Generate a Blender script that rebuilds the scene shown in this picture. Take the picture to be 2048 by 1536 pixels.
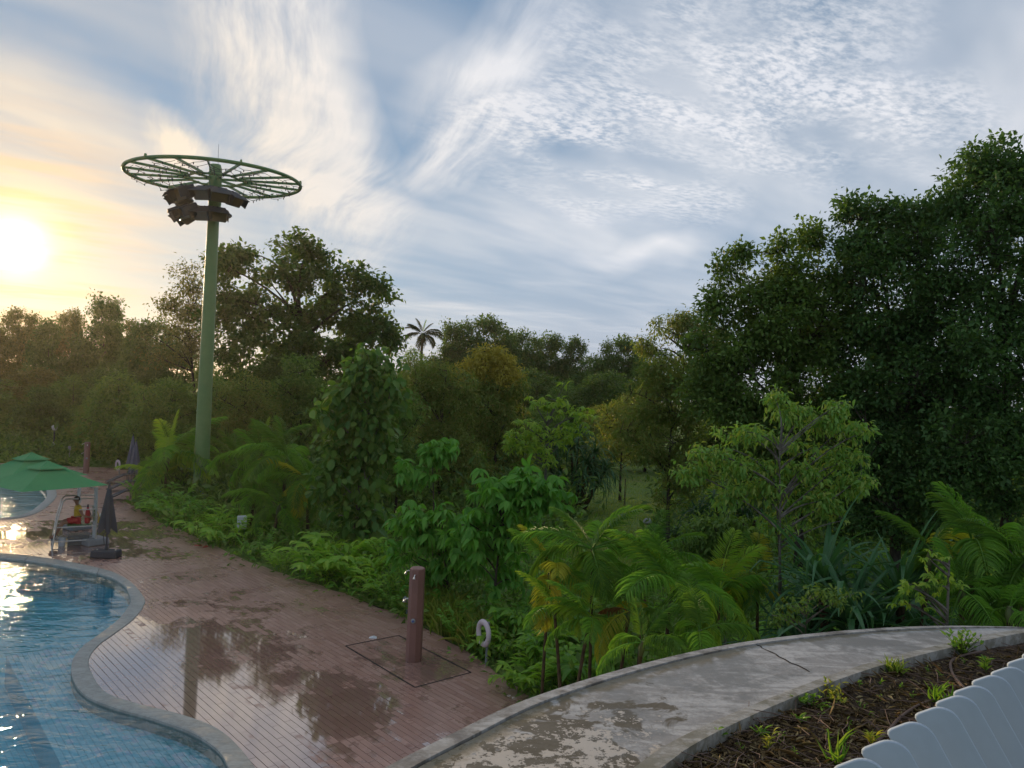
import bpy, math, random
import numpy as np
from mathutils import Vector, Matrix

for _o in list(bpy.data.objects):
    bpy.data.objects.remove(_o)
SC = bpy.context.scene
COL = SC.collection
PI = math.pi
rad = math.radians

# ------------------------------------------------------------------ camera
FPX, PITCH, ROLL, CAMZ = 1500.0, rad(0.65), rad(2.5), 6.2
cam_d = bpy.data.cameras.new("camera")
cam_d.sensor_width = 36.0
cam_d.lens = FPX / 2048 * 36
cam_d.clip_end = 3000
cam_d.clip_start = 0.05
cam = bpy.data.objects.new("camera", cam_d)
COL.objects.link(cam)
_f = Vector((0, math.cos(PITCH), math.sin(PITCH)))
_r = Vector((1, 0, 0))
_u = _r.cross(_f)
AR = math.cos(ROLL) * _r + math.sin(ROLL) * _u
AU = -math.sin(ROLL) * _r + math.cos(ROLL) * _u
AF = _f
M = Matrix((AR, AU, -AF)).transposed().to_4x4()
M.translation = (0, 0, CAMZ)
cam.matrix_world = M
SC.camera = cam


def ray(u, v):
    return AR * ((u - 1024) / FPX) + AU * ((768 - v) / FPX) + AF


def G(u, v, z=0.0):
    d = ray(u, v)
    return Vector((0, 0, CAMZ)) + d * ((z - CAMZ) / d.z)


def D(u, v, y):
    d = ray(u, v)
    return Vector((0, 0, CAMZ)) + d * (y / d.y)


def proj(p):
    q = Vector(p) - Vector((0, 0, CAMZ))
    w = q.dot(AF)
    return 1024 + FPX * q.dot(AR) / w, 768 - FPX * q.dot(AU) / w, w


# ------------------------------------------------------------------ world: sky with cirrus
SUN_DIR = ray(30, 492).normalized()
SUN_AZ = math.atan2(SUN_DIR.x, SUN_DIR.y)
SUN_EL = math.asin(SUN_DIR.z)
world = bpy.data.worlds.new("World")
SC.world = world
world.use_nodes = True
WT = world.node_tree
WT.nodes.clear()


class S:
    """a float socket with arithmetic"""
    tree = None

    def __init__(self, sock):
        self.s = sock

    def _op(self, op, other=None, rev=False, third=None):
        n = S.tree.nodes.new("ShaderNodeMath")
        n.operation = op
        a, b = (other, self) if rev else (self, other)
        for i, q in enumerate((a, b, third)):
            if q is None:
                continue
            if isinstance(q, S):
                S.tree.links.new(q.s, n.inputs[i])
            else:
                n.inputs[i].default_value = float(q)
        return S(n.outputs[0])

    def __add__(s, o): return s._op("ADD", o)
    def __radd__(s, o): return s._op("ADD", o)
    def __sub__(s, o): return s._op("SUBTRACT", o)
    def __rsub__(s, o): return s._op("SUBTRACT", o, True)
    def __mul__(s, o): return s._op("MULTIPLY", o)
    def __rmul__(s, o): return s._op("MULTIPLY", o)
    def __truediv__(s, o): return s._op("DIVIDE", o)
    def __rtruediv__(s, o): return s._op("DIVIDE", o, True)
    def pow(s, o): return s._op("POWER", o)
    def max(s, o): return s._op("MAXIMUM", o)
    def min(s, o): return s._op("MINIMUM", o)
    def sqrt(s): return s._op("SQRT")
    def asin(s): return s._op("ARCSINE")
    def atan2(s, o): return s._op("ARCTAN2", o)
    def exp(s): return s._op("EXPONENT")

    def step(s, lo, hi, a=0.0, b=1.0):
        n = S.tree.nodes.new("ShaderNodeMapRange")
        n.interpolation_type = 'SMOOTHSTEP'
        S.tree.links.new(s.s, n.inputs[0])
        for i, q in enumerate((lo, hi, a, b)):
            n.inputs[i + 1].default_value = q
        return S(n.outputs[0])


def node(tree, typ, **kw):
    n = tree.nodes.new(typ)
    for k, q in kw.items():
        if k.startswith("i_"):
            n.inputs[k[2:]].default_value = q
        else:
            setattr(n, k, q)
    return n


def vec(x, y, z=0.0):
    n = S.tree.nodes.new("ShaderNodeCombineXYZ")
    for i, q in enumerate((x, y, z)):
        if isinstance(q, S):
            S.tree.links.new(q.s, n.inputs[i])
        else:
            n.inputs[i].default_value = q
    return n.outputs[0]


def noise(v, scale, detail=5.0, rough=0.55, dist=0.0):
    n = S.tree.nodes.new("ShaderNodeTexNoise")
    S.tree.links.new(v, n.inputs["Vector"])
    n.inputs["Scale"].default_value = scale
    n.inputs["Detail"].default_value = detail
    n.inputs["Roughness"].default_value = rough
    n.inputs["Distortion"].default_value = dist
    return S(n.outputs["Fac"])


def mixc(fac, a, b, mode='MIX'):
    n = S.tree.nodes.new("ShaderNodeMix")
    n.data_type = 'RGBA'
    n.blend_type = mode
    n.clamp_factor = True
    for i, q in ((0, fac), (6, a), (7, b)):
        if isinstance(q, S):
            S.tree.links.new(q.s, n.inputs[i])
        elif hasattr(q, "is_output"):
            S.tree.links.new(q, n.inputs[i])
        elif i == 0:
            n.inputs[i].default_value = q
        else:
            n.inputs[i].default_value = tuple(q) + (1,) if len(q) == 3 else q
    return n.outputs[2]


def build_world():
    S.tree = WT
    L = WT.links.new
    tc = WT.nodes.new("ShaderNodeTexCoord")
    gen = tc.outputs["Generated"]
    sep = WT.nodes.new("ShaderNodeSeparateXYZ")
    L(gen, sep.inputs[0])
    X, Y, Z = (S(sep.outputs[i]) for i in range(3))
    az = X.atan2(Y)
    el = Z.asin()
    # the clouds lie in a sheet high above: its plane coordinates
    zz = Z.max(0.0) + 0.07
    pl = node(WT, "ShaderNodeVectorMath", operation='DIVIDE')
    L(gen, pl.inputs[0])
    L(vec(zz, zz, 1.0), pl.inputs[1])
    dn = node(WT, "ShaderNodeVectorMath", operation='DOT_PRODUCT')
    L(gen, dn.inputs[0])
    dn.inputs[1].default_value = SUN_DIR
    ca = S(dn.outputs["Value"]).max(0.0)

    def warp(src, scale, amt, detail=2.0):
        n = node(WT, "ShaderNodeTexNoise")
        L(src, n.inputs["Vector"])
        n.inputs["Scale"].default_value = scale
        n.inputs["Detail"].default_value = detail
        m = node(WT, "ShaderNodeVectorMath", operation='MULTIPLY_ADD')
        L(n.outputs["Color"], m.inputs[0])
        m.inputs[1].default_value = (amt, amt, 0)
        L(src, m.inputs[2])
        return m.outputs[0]

    plw = warp(pl.outputs[0], 0.9, 0.32)
    ae_v = vec(az, el, 0.0)
    aew = warp(ae_v, 7.0, WOB, 3.0)

    def fibre(src, ang, sl, sw, seed, detail=4.0, rough=0.6):
        m = node(WT, "ShaderNodeMapping", vector_type='TEXTURE')
        L(src, m.inputs[0])
        m.inputs["Rotation"].default_value = (0, 0, ang)
        m.inputs["Location"].default_value = (seed, seed * 0.7, 0)
        m.inputs["Scale"].default_value = (1 / sl, 1 / sw, 1.0)
        return noise(m.outputs[0], 1.0, detail, rough)

    def cap(p0, p1, r, gain=1.0):
        """soft ellipse round two sky directions (azimuth, elevation)"""
        def ae(p):
            d = ray(*p).normalized()
            return Vector((math.atan2(d.x, d.y), math.asin(d.z), 0))
        a0, a1 = ae(p0), ae(p1)
        dd = a1 - a0
        r = r / FPX * 1.45
        m = node(WT, "ShaderNodeMapping", vector_type='TEXTURE')
        L(aew, m.inputs[0])
        m.inputs["Location"].default_value = (a0 + a1) / 2 + Vector((WOB / 2, WOB / 2, 0))
        m.inputs["Rotation"].default_value = (0, 0, math.atan2(dd.y, dd.x))
        m.inputs["Scale"].default_value = (dd.length / 2 + r, r, 1000.0)
        g = node(WT, "ShaderNodeTexGradient", gradient_type='SPHERICAL')
        L(m.outputs[0], g.inputs[0])
        return S(g.outputs["Fac"])._op("MULTIPLY", gain)

    def mx(*l):
        o = l[0]
        for q in l[1:]:
            o = o.max(q)
        return o

    sky = node(WT, "ShaderNodeTexSky", sky_type='NISHITA', sun_disc=False, sun_elevation=SUN_EL,
               sun_rotation=SUN_AZ, altitude=20, air_density=1.0, dust_density=0.35, ozone_density=3.0)
    base = mixc(1.0, sky.outputs[0], (SKY_K, SKY_K, SKY_K * 0.97), 'MULTIPLY')
    base = mixc(0.55, base, VEIL)            # an even high veil that greys the blue
    base = mixc(el.step(0.0, 0.30, 0.75, 0.0) * (1.0 - ca.pow(14.0)), base, HORIZON)
    # feathered plumes
    f1 = fibre(plw, rad(112), 0.7, 5.0, 1.0, 6.0, 0.65)
    plume = mx(cap((510, -160), (560, 190), 135, 1.6), cap((580, 170), (680, 400), 125, 1.6), cap((330, 225), (400, 300), 38, 1.6),
               cap((1090, 20), (900, 200), 80, 1.0), cap((1080, 200), (820, 345), 52, 1.6))
    d1 = plume.min(1.0) * f1.step(0.26, 0.66)
    # banks of small ripples (altocumulus)
    rip = fibre(plw, rad(118), 46.0, 28.0, 0.3, 4.0, 0.62)
    ripb = fibre(pl.outputs[0], rad(28), 1.6, 2.6, 5.0, 3.0)
    bank = mx(cap((1190, 150), (1720, 10), 125, 1.8), cap((960, 270), (1500, 330), 90, 1.8), cap((1380, 240), (1900, 270), 85, 1.8))
    d2 = bank.min(1.0) * rip.step(0.30, 0.70) * ripb.step(0.30, 0.66)
    # smooth veils
    f3 = fibre(plw, rad(60), 0.35, 1.2, 8.0, 4.0)
    veil = mx(cap((1930, 210), (2300, 60), 330, 1.3), cap((800, 385), (1500, 420), 95, 0.9), cap((1060, 560), (1560, 420), 42, 1.0),
              cap((-200, 200), (280, 400), 150, 1.3), cap((1300, 60), (1900, 330), 190, 0.7))
    d3 = veil.min(1.0) * f3.step(0.2, 0.66)
    # cloud everywhere, thickened overhead to light the ground; streaks low down by the horizon
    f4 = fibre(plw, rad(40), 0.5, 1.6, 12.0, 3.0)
    f5 = fibre(ae_v, 0.0, 5.0, 60.0, 2.0, 3.0)
    low = el.step(0.03, 0.2, 1.0, 0.0)
    d5 = low * f5.step(0.50, 0.75) * 0.5
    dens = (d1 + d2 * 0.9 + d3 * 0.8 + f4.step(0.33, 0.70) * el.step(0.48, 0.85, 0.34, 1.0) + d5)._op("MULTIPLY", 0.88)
    ccol = mixc(ripb.step(0.35, 0.75) * 0.35, CLOUD, CLOUD_SHADE)
    ccol = mixc(ca.pow(14.0), ccol, CLOUD_WARM)
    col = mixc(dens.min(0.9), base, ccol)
    # the sun behind thin cloud, and its orange fringe
    fr = ca.pow(150.0) * f5.step(0.40, 0.65, 0.35, 1.0)
    col = mixc(fr * 0.8, col, (0.66, 0.38, 0.13))
    g1 = ca.pow(2600.0) * f5.step(0.34, 0.64, 0.35, 1.0) + ca.pow(420.0) * 0.05
    ad = node(WT, "ShaderNodeVectorMath", operation='MULTIPLY_ADD')
    L(g1.s, ad.inputs[0])
    ad.inputs[1].default_value = (2.4, 1.75, 0.85)
    L(col, ad.inputs[2])
    bg = WT.nodes.new("ShaderNodeBackground")
    bg.inputs[1].default_value = 1.0
    L(ad.outputs[0], bg.inputs[0])
    out = WT.nodes.new("ShaderNodeOutputWorld")
    L(bg.outputs[0], out.inputs[0])


WOB = 0.12
HORIZON = (0.27, 0.29, 0.355)
SKY_K = 0.055
VEIL = (0.14, 0.21, 0.30)
CLOUD = (0.485, 0.48, 0.49)
CLOUD_SHADE = (0.275, 0.315, 0.39)
CLOUD_WARM = (0.57, 0.46, 0.32)
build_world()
world.cycles.sampling_method = 'MANUAL'
world.cycles.sample_map_resolution = 512

sun_d = bpy.data.lights.new("sun", 'SUN')
sun_d.energy = 2.0
sun_d.angle = rad(5)
sun_d.color = (1.0, 0.72, 0.42)
sun = bpy.data.objects.new("sun", sun_d)
COL.objects.link(sun)
sun.rotation_euler = (-SUN_DIR).to_track_quat('-Z', 'Y').to_euler()
sun.location = (0, 0, 60)

vs = SC.view_settings
vs.view_transform = 'Standard'
vs.look = 'None'
vs.exposure = 0.97
vs.gamma = 1.0
vs.use_curve_mapping = False
SC.render.engine = 'CYCLES'
SC.cycles.max_bounces = 10
SC.cycles.diffuse_bounces = 5
SC.cycles.glossy_bounces = 4
SC.cycles.transmission_bounces = 6
SC.cycles.transparent_max_bounces = 8
SC.cycles.use_denoising = True

# ------------------------------------------------------------------ materials
def new_mat(name):
    m = bpy.data.materials.new(name)
    m.use_nodes = True
    t = m.node_tree
    t.nodes.clear()
    S.tree = t
    out = t.nodes.new("ShaderNodeOutputMaterial")
    return m, t, out


def principled(t, rough=0.5, spec=0.5, metal=0.0):
    p = t.nodes.new("ShaderNodeBsdfPrincipled")
    p.inputs["Roughness"].default_value = rough
    p.inputs["Specular IOR Level"].default_value = spec
    p.inputs["Metallic"].default_value = metal
    return p


def pos_of(t, obj=False):
    if obj:
        return t.nodes.new("ShaderNodeTexCoord").outputs["Object"]
    return t.nodes.new("ShaderNodeNewGeometry").outputs["Position"]


def bump(t, p, h, strength=0.3, dist=0.02):
    b = t.nodes.new("ShaderNodeBump")
    b.inputs["Strength"].default_value = strength
    b.inputs["Distance"].default_value = dist
    t.links.new(h.s, b.inputs["Height"])
    t.links.new(b.outputs[0], p.inputs["Normal"])
    return b


def setc(t, p, c, sock="Base Color"):
    if hasattr(c, "is_output"):
        t.links.new(c, p.inputs[sock])
    else:
        p.inputs[sock].default_value = (*c, 1)


def paint(name, col, rough=0.45, var=0.25, scale=3.0, metal=0.0, spec=0.5, dirt=None, bmp=0.05):
    """an ordinary surface: base colour with blotchy variation, a little dirt and fine relief"""
    m, t, out = new_mat(name)
    p = principled(t, rough, spec, metal)
    v = pos_of(t, True)
    n1 = noise(v, scale, 5, 0.6)
    n2 = noise(v, scale * 9, 4, 0.6)
    d = dirt or tuple(c * 0.55 for c in col)
    f = (n1 * 0.7 + n2 * 0.3).step(0.40, 0.68) * var
    setc(t, p, mixc(f, col, d))
    t.links.new((n2 * 0.25 + (rough - 0.1)).s, p.inputs["Roughness"])
    if bmp:
        bump(t, p, n2, bmp, 0.01)
    t.links.new(p.outputs[0], out.inputs[0])
    return m


def leafmat(name, cols, rough=0.5, trans=0.35, spec=0.25):
    """leaves: every leaf its own tint of the given colours"""
    m, t, out = new_mat(name)
    g = t.nodes.new("ShaderNodeNewGeometry")
    r = t.nodes.new("ShaderNodeValToRGB")
    r.color_ramp.interpolation = 'LINEAR'
    while len(r.color_ramp.elements) < len(cols):
        r.color_ramp.elements.new(0.5)
    for i, c in enumerate(cols):
        r.color_ramp.elements[i].position = i / max(1, len(cols) - 1)
        r.color_ramp.elements[i].color = (c[0] * 1.08, c[1] * 1.14, c[2] * 0.84, 1)
    t.links.new(g.outputs["Random Per Island"], r.inputs[0])
    p = principled(t, rough, spec)
    t.links.new(r.outputs[0], p.inputs["Base Color"])
    tr = t.nodes.new("ShaderNodeBsdfTranslucent")
    tcol = mixc(1.0, r.outputs[0], (1.25, 1.2, 0.55), 'MULTIPLY')
    t.links.new(tcol, tr.inputs[0])
    mx_ = t.nodes.new("ShaderNodeMixShader")
    mx_.inputs[0].default_value = min(0.5, trans + 0.08)
    t.links.new(p.outputs[0], mx_.inputs[1])
    t.links.new(tr.outputs[0], mx_.inputs[2])
    t.links.new(mx_.outputs[0], out.inputs[0])
    return m


def barkmat(name, c0, c1, scale=6.0):
    m, t, out = new_mat(name)
    p = principled(t, 0.85, 0.2)
    v = pos_of(t, True)
    mp = node(t, "ShaderNodeMapping")
    mp.inputs["Scale"].default_value = (1, 1, 0.35)
    t.links.new(v, mp.inputs[0])
    n = noise(mp.outputs[0], scale, 6, 0.65)
    setc(t, p, mixc(n.step(0.35, 0.65), c0, c1))
    bump(t, p, n, 0.5, 0.03)
    t.links.new(p.outputs[0], out.inputs[0])
    return m


MAT = {}
MAT['bark_dark'] = barkmat("bark_dark", (0.035, 0.027, 0.02), (0.08, 0.065, 0.05))
MAT['bark_grey'] = barkmat("bark_grey", (0.07, 0.062, 0.05), (0.2, 0.18, 0.15))
MAT['bark_palm'] = barkmat("bark_palm", (0.05, 0.035, 0.02), (0.13, 0.09, 0.05), 14)
MAT['leaf_forest'] = leafmat("leaf_forest", [(0.055, 0.105, 0.035), (0.083, 0.143, 0.044), (0.121, 0.182, 0.055)])
MAT['leaf_warm'] = leafmat("leaf_warm", [(0.096, 0.108, 0.039), (0.139, 0.151, 0.053), (0.192, 0.182, 0.064)])
MAT['leaf_mid'] = leafmat("leaf_mid", [(0.095, 0.168, 0.052), (0.131, 0.218, 0.062), (0.183, 0.262, 0.073)])
MAT['leaf_olive'] = leafmat("leaf_olive", [(0.120, 0.174, 0.054), (0.156, 0.216, 0.060), (0.216, 0.246, 0.078), (0.216, 0.186, 0.072)])
MAT['leaf_gold'] = leafmat("leaf_gold", [(0.260, 0.247, 0.065), (0.416, 0.325, 0.078), (0.460, 0.377, 0.091)])
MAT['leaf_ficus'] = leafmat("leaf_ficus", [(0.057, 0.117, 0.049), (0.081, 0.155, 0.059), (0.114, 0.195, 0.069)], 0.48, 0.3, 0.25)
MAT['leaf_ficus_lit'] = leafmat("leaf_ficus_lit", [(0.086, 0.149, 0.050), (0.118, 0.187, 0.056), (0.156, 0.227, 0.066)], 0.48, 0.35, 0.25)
MAT['leaf_big'] = leafmat("leaf_big", [(0.06, 0.14, 0.04), (0.085, 0.18, 0.045), (0.11, 0.215, 0.05), (0.15, 0.23, 0.06)], 0.42, 0.35, 0.3)
MAT['leaf_yellow'] = leafmat("leaf_yellow", [(0.343, 0.408, 0.064), (0.460, 0.460, 0.086)], 0.4, 0.45)
MAT['leaf_umbrella'] = leafmat("leaf_umbrella", [(0.091, 0.247, 0.046), (0.124, 0.312, 0.058), (0.156, 0.351, 0.065)], 0.42, 0.38, 0.3)
MAT['leaf_lime'] = leafmat("leaf_lime", [(0.192, 0.321, 0.064), (0.278, 0.408, 0.075), (0.386, 0.460, 0.086)], 0.4, 0.4)
MAT['leaf_sapling'] = leafmat("leaf_sapling", [(0.151, 0.278, 0.086), (0.192, 0.343, 0.096), (0.257, 0.386, 0.108), (0.343, 0.365, 0.108)], 0.4, 0.4)
MAT['frond'] = leafmat("frond", [(0.130, 0.286, 0.065), (0.176, 0.351, 0.072), (0.221, 0.403, 0.085)], 0.38, 0.42)
MAT['frond_lime'] = leafmat("frond_lime", [(0.260, 0.429, 0.065), (0.351, 0.460, 0.078)], 0.38, 0.45)
MAT['frond_dull'] = leafmat("frond_dull", [(0.098, 0.208, 0.052), (0.130, 0.254, 0.058), (0.169, 0.286, 0.065)], 0.4, 0.4)
MAT['frond_far'] = leafmat("frond_far", [(0.03, 0.05, 0.02), (0.045, 0.07, 0.025)], 0.7, 0.2, 0.05)
MAT['frond_gold'] = leafmat("frond_gold", [(0.429, 0.408, 0.064), (0.460, 0.460, 0.086), (0.460, 0.408, 0.075)], 0.4, 0.4)
MAT['frond_dead'] = leafmat("frond_dead", [(0.192, 0.075, 0.043), (0.300, 0.129, 0.064)], 0.6, 0.2)
MAT['leaf_ginger'] = leafmat("leaf_ginger", [(0.192, 0.365, 0.064), (0.278, 0.450, 0.075), (0.365, 0.460, 0.096)], 0.36, 0.4)
MAT['leaf_ginger_deep'] = leafmat("leaf_ginger_deep", [(0.129, 0.278, 0.064), (0.192, 0.365, 0.075), (0.235, 0.408, 0.075)], 0.36, 0.4)
MAT['strap'] = leafmat("strap", [(0.047, 0.129, 0.069), (0.064, 0.161, 0.086), (0.086, 0.182, 0.090)], 0.38, 0.25, 0.4)
MAT['strap_far'] = leafmat("strap_far", [(0.043, 0.108, 0.060), (0.060, 0.133, 0.069)], 0.35, 0.25)
MAT['grass_blade'] = leafmat("grass_blade", [(0.192, 0.278, 0.064), (0.278, 0.365, 0.096), (0.408, 0.386, 0.151)], 0.5, 0.4)
MAT['weed'] = leafmat("weed", [(0.124, 0.247, 0.046), (0.169, 0.309, 0.054), (0.247, 0.331, 0.078)], 0.4, 0.4)
MAT['weed_gold'] = leafmat("weed_gold", [(0.209, 0.274, 0.048), (0.322, 0.322, 0.065), (0.345, 0.322, 0.081)], 0.4, 0.4)
MAT['litter'] = leafmat("litter", [(0.05, 0.03, 0.02), (0.11, 0.065, 0.04), (0.22, 0.145, 0.09), (0.08, 0.05, 0.03), (0.36, 0.27, 0.18)], 0.8, 0.05, 0.2)
MAT['mast_green'] = paint("mast_green", (0.13, 0.23, 0.075), 0.45, 0.3, 0.6)
MAT['black_metal'] = paint("black_metal", (0.028, 0.034, 0.044), 0.6, 0.4, 4)
MAT['grey_metal'] = paint("grey_metal", (0.30, 0.31, 0.32), 0.35, 0.4, 4, 0.6)
MAT['steel'] = paint("steel", (0.62, 0.60, 0.56), 0.28, 0.3, 6, 0.9)
MAT['lens_glass'] = paint("lens_glass", (0.10, 0.08, 0.06), 0.15, 0.2, 5, 0.0, 0.8, None, 0)
MAT['cord'] = paint("cord", (0.03, 0.03, 0.028), 0.6)
MAT['post_brown'] = paint("post_brown", (0.24, 0.12, 0.095), 0.45, 0.3, 2.0)
MAT['buoy'] = paint("buoy", (0.62, 0.52, 0.54), 0.5, 0.25, 6)
MAT['white_paint'] = paint("white_paint", (0.40, 0.47, 0.54), 0.42, 0.35, 3, 0, 0.5, (0.32, 0.37, 0.42), 0.04)
MAT['canvas_green'] = paint("canvas_green", (0.06, 0.27, 0.10), 0.75, 0.2, 2.5, 0, 0.3)
MAT['canvas_grey'] = paint("canvas_grey", (0.075, 0.075, 0.08), 0.85, 0.3, 3, 0, 0.2)
MAT['canvas_slate'] = paint("canvas_slate", (0.13, 0.13, 0.16), 0.85, 0.3, 3, 0, 0.2)
MAT['base_grey'] = paint("base_grey", (0.22, 0.24, 0.25), 0.7, 0.4, 5)
MAT['pole_pale'] = paint("pole_pale", (0.52, 0.54, 0.53), 0.4, 0.25, 4)
MAT['sling'] = paint("sling", (0.05, 0.05, 0.055), 0.8, 0.3, 6)
MAT['box_white'] = paint("box_white", (0.6, 0.62, 0.62), 0.5, 0.3, 5)
MAT['box_grey'] = paint("box_grey", (0.12, 0.13, 0.13), 0.6, 0.4, 5)
MAT['red'] = paint("red", (0.42, 0.015, 0.02), 0.6, 0.25, 4)
MAT['yellow'] = paint("yellow", (0.55, 0.36, 0.02), 0.7, 0.25, 5)
MAT['skin'] = paint("skin", (0.26, 0.13, 0.075), 0.55, 0.15, 8)
MAT['hair'] = paint("hair", (0.012, 0.01, 0.009), 0.5, 0.2, 20)
MAT['seat_green'] = paint("seat_green", (0.05, 0.14, 0.035), 0.5, 0.3, 5)
MAT['hose'] = paint("hose", (0.13, 0.075, 0.05), 0.6, 0.4, 12)
MAT['stem_red'] = paint("stem_red", (0.10, 0.05, 0.03), 0.6, 0.4, 12)
MAT['stem_green'] = paint("stem_green", (0.10, 0.13, 0.035), 0.5, 0.4, 9)
MAT['rock'] = paint("rock", (0.33, 0.33, 0.32), 0.85, 0.5, 5, bmp=0.4)
MAT['blue_sign'] = paint("blue_sign", (0.05, 0.11, 0.34), 0.5)


# ------------------------------------------------------------------ mesh building
class MB:
    """collects shapes; build() links them as ONE mesh object"""

    def __init__(s):
        s.v, s.f = [], []

    def add(s, V, F):
        o = len(s.v)
        s.v.extend([tuple(p) for p in V])
        s.f.extend([tuple(i + o for i in f) for f in F])
        return s

    def box(s, c, size, rot=None, taper=1.0, bev=0.0):
        sx, sy, sz = (q / 2 for q in size)
        if bev > 0:
            b = min(bev, sx * .9, sy * .9, sz * .9)
            V, rings = [], []
            for z, ins in ((-sz, b), (-sz + b, 0), (sz - b, 0), (sz, b)):
                k = 1.0 if z < 0 else taper
                x, y = (sx - ins) * k, (sy - ins) * k
                bb = b if ins == 0 else 0
                ring = []
                for (qx, qy) in ((-x + bb, -y), (x - bb, -y), (x, -y + bb), (x, y - bb), (x - bb, y), (-x + bb, y), (-x, y - bb), (-x, -y + bb)):
                    ring.append(len(V))
                    V.append(Vector((qx, qy, z)))
                rings.append(ring)
            F = [rings[0][::-1], rings[-1]]
            for a, c_ in zip(rings, rings[1:]):
                for i in range(8):
                    j = (i + 1) % 8
                    F.append((a[i], a[j], c_[j], c_[i]))
        else:
            V = [Vector((x * (taper if z > 0 else 1), y * (taper if z > 0 else 1), z)) for z in (-sz, sz) for x, y in ((-sx, -sy), (sx, -sy), (sx, sy), (-sx, sy))]
            F = [(3, 2, 1, 0), (4, 5, 6, 7), (0, 1, 5, 4), (1, 2, 6, 5), (2, 3, 7, 6), (3, 0, 4, 7)]
        R = rot if rot is not None else Matrix.Identity(3)
        return s.add([R @ p + Vector(c) for p in V], F)

    def tube(s, pts, r, k=8, closed=False, cap=True):
        P = [Vector(p) for p in pts]
        n = len(P)
        rr = r if hasattr(r, '__len__') else [r] * n
        V, F = [], []
        up = Vector((0.13, 0.21, 1)).normalized()
        prev = None
        for i in range(n):
            if closed:
                d = P[(i + 1) % n] - P[i - 1]
            else:
                d = P[min(i + 1, n - 1)] - P[max(i - 1, 0)]
            d = d.normalized() if d.length > 1e-9 else Vector((0, 0, 1))
            if prev is None:
                a = d.cross(up)
                if a.length < 0.05:
                    a = d.cross(Vector((1, 0, 0)))
            else:
                a = prev - d * prev.dot(d)
            a.normalize()
            prev = a
            b = d.cross(a)
            for j in range(k):
                th = 2 * PI * j / k
                V.append(P[i] + (a * math.cos(th) + b * math.sin(th)) * rr[i])
        for i in range(n if closed else n - 1):
            i2 = (i + 1) % n
            for j in range(k):
                j2 = (j + 1) % k
                F.append((i * k + j, i * k + j2, i2 * k + j2, i2 * k + j))
        if cap and not closed:
            F.append(tuple(range(k))[::-1])
            F.append(tuple(range((n - 1) * k, n * k)))
        return s.add(V, F)

    def lathe(s, prof, k=16, c=(0, 0, 0), R=None):
        V, F = [], []
        R = R if R is not None else Matrix.Identity(3)
        for (r, z) in prof:
            for j in range(k):
                th = 2 * PI * j / k
                V.append(R @ Vector((r * math.cos(th), r * math.sin(th), z)) + Vector(c))
        for i in range(len(prof) - 1):
            for j in range(k):
                j2 = (j + 1) % k
                F.append((i * k + j, i * k + j2, (i + 1) * k + j2, (i + 1) * k + j))
        F.append(tuple(range(k))[::-1])
        F.append(tuple(range((len(prof) - 1) * k, len(prof) * k)))
        return s.add(V, F)

    def prism(s, poly, z0, z1):
        n = len(poly)
        V = [(p[0], p[1], z0) for p in poly] + [(p[0], p[1], z1) for p in poly]
        F = [tuple(range(n))[::-1], tuple(range(n, 2 * n))] + [(i, (i + 1) % n, n + (i + 1) % n, n + i) for i in range(n)]
        return s.add(V, F)

    def mesh(s, name, smooth=False):
        me = bpy.data.meshes.new(name)
        me.from_pydata(s.v, [], s.f)
        if smooth:
            me.polygons.foreach_set("use_smooth", [True] * len(me.polygons))
            me.set_sharp_from_angle(angle=rad(38))
        me.update()
        return me

    def build(s, name, mat, parent=None, smooth=False):
        return link(name, s.mesh(name, smooth), mat, parent)


def link(name, me, mat=None, parent=None):
    if mat is not None and not me.materials:
        me.materials.append(MAT[mat] if isinstance(mat, str) else mat)
    o = bpy.data.objects.new(name, me)
    COL.objects.link(o)
    if parent is not None:
        o.parent = parent
    return o


def tag(o, label, cat, group=None):
    o['label'] = label
    o['category'] = cat
    if group:
        o['group'] = group
    return o


def thing(name, label, cat, loc=(0, 0, 0), rz=0.0, group=None):
    o = bpy.data.objects.new(name, None)
    o.empty_display_size = 0.3
    COL.objects.link(o)
    o.location = loc
    o.rotation_euler = (0, 0, rz)
    return tag(o, label, cat, group)


def structure(o):
    o['kind'] = 'structure'
    return o


def stuff(o):
    o['kind'] = 'stuff'
    return o


def copy_tree(o, parent=None):
    c = o.copy()
    COL.objects.link(c)
    if parent is not None:
        c.parent = parent
    for ch in list(o.children):
        copy_tree(ch, c)
    return c


def np_mesh(name, V, faces):
    """V (n,3); faces: list of (m,k) int arrays"""
    me = bpy.data.meshes.new(name)
    nv = len(V)
    me.vertices.add(nv)
    me.vertices.foreach_set("co", np.asarray(V, dtype=np.float32).ravel())
    loops = np.concatenate([f.ravel() for f in faces]).astype(np.int32)
    counts = np.concatenate([np.full(len(f), f.shape[1]) for f in faces]).astype(np.int32)
    me.loops.add(len(loops))
    me.loops.foreach_set("vertex_index", loops)
    me.polygons.add(len(counts))
    me.polygons.foreach_set("loop_start", np.concatenate([[0], np.cumsum(counts)[:-1]]).astype(np.int32))
    me.update(calc_edges=True)
    return me


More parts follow.
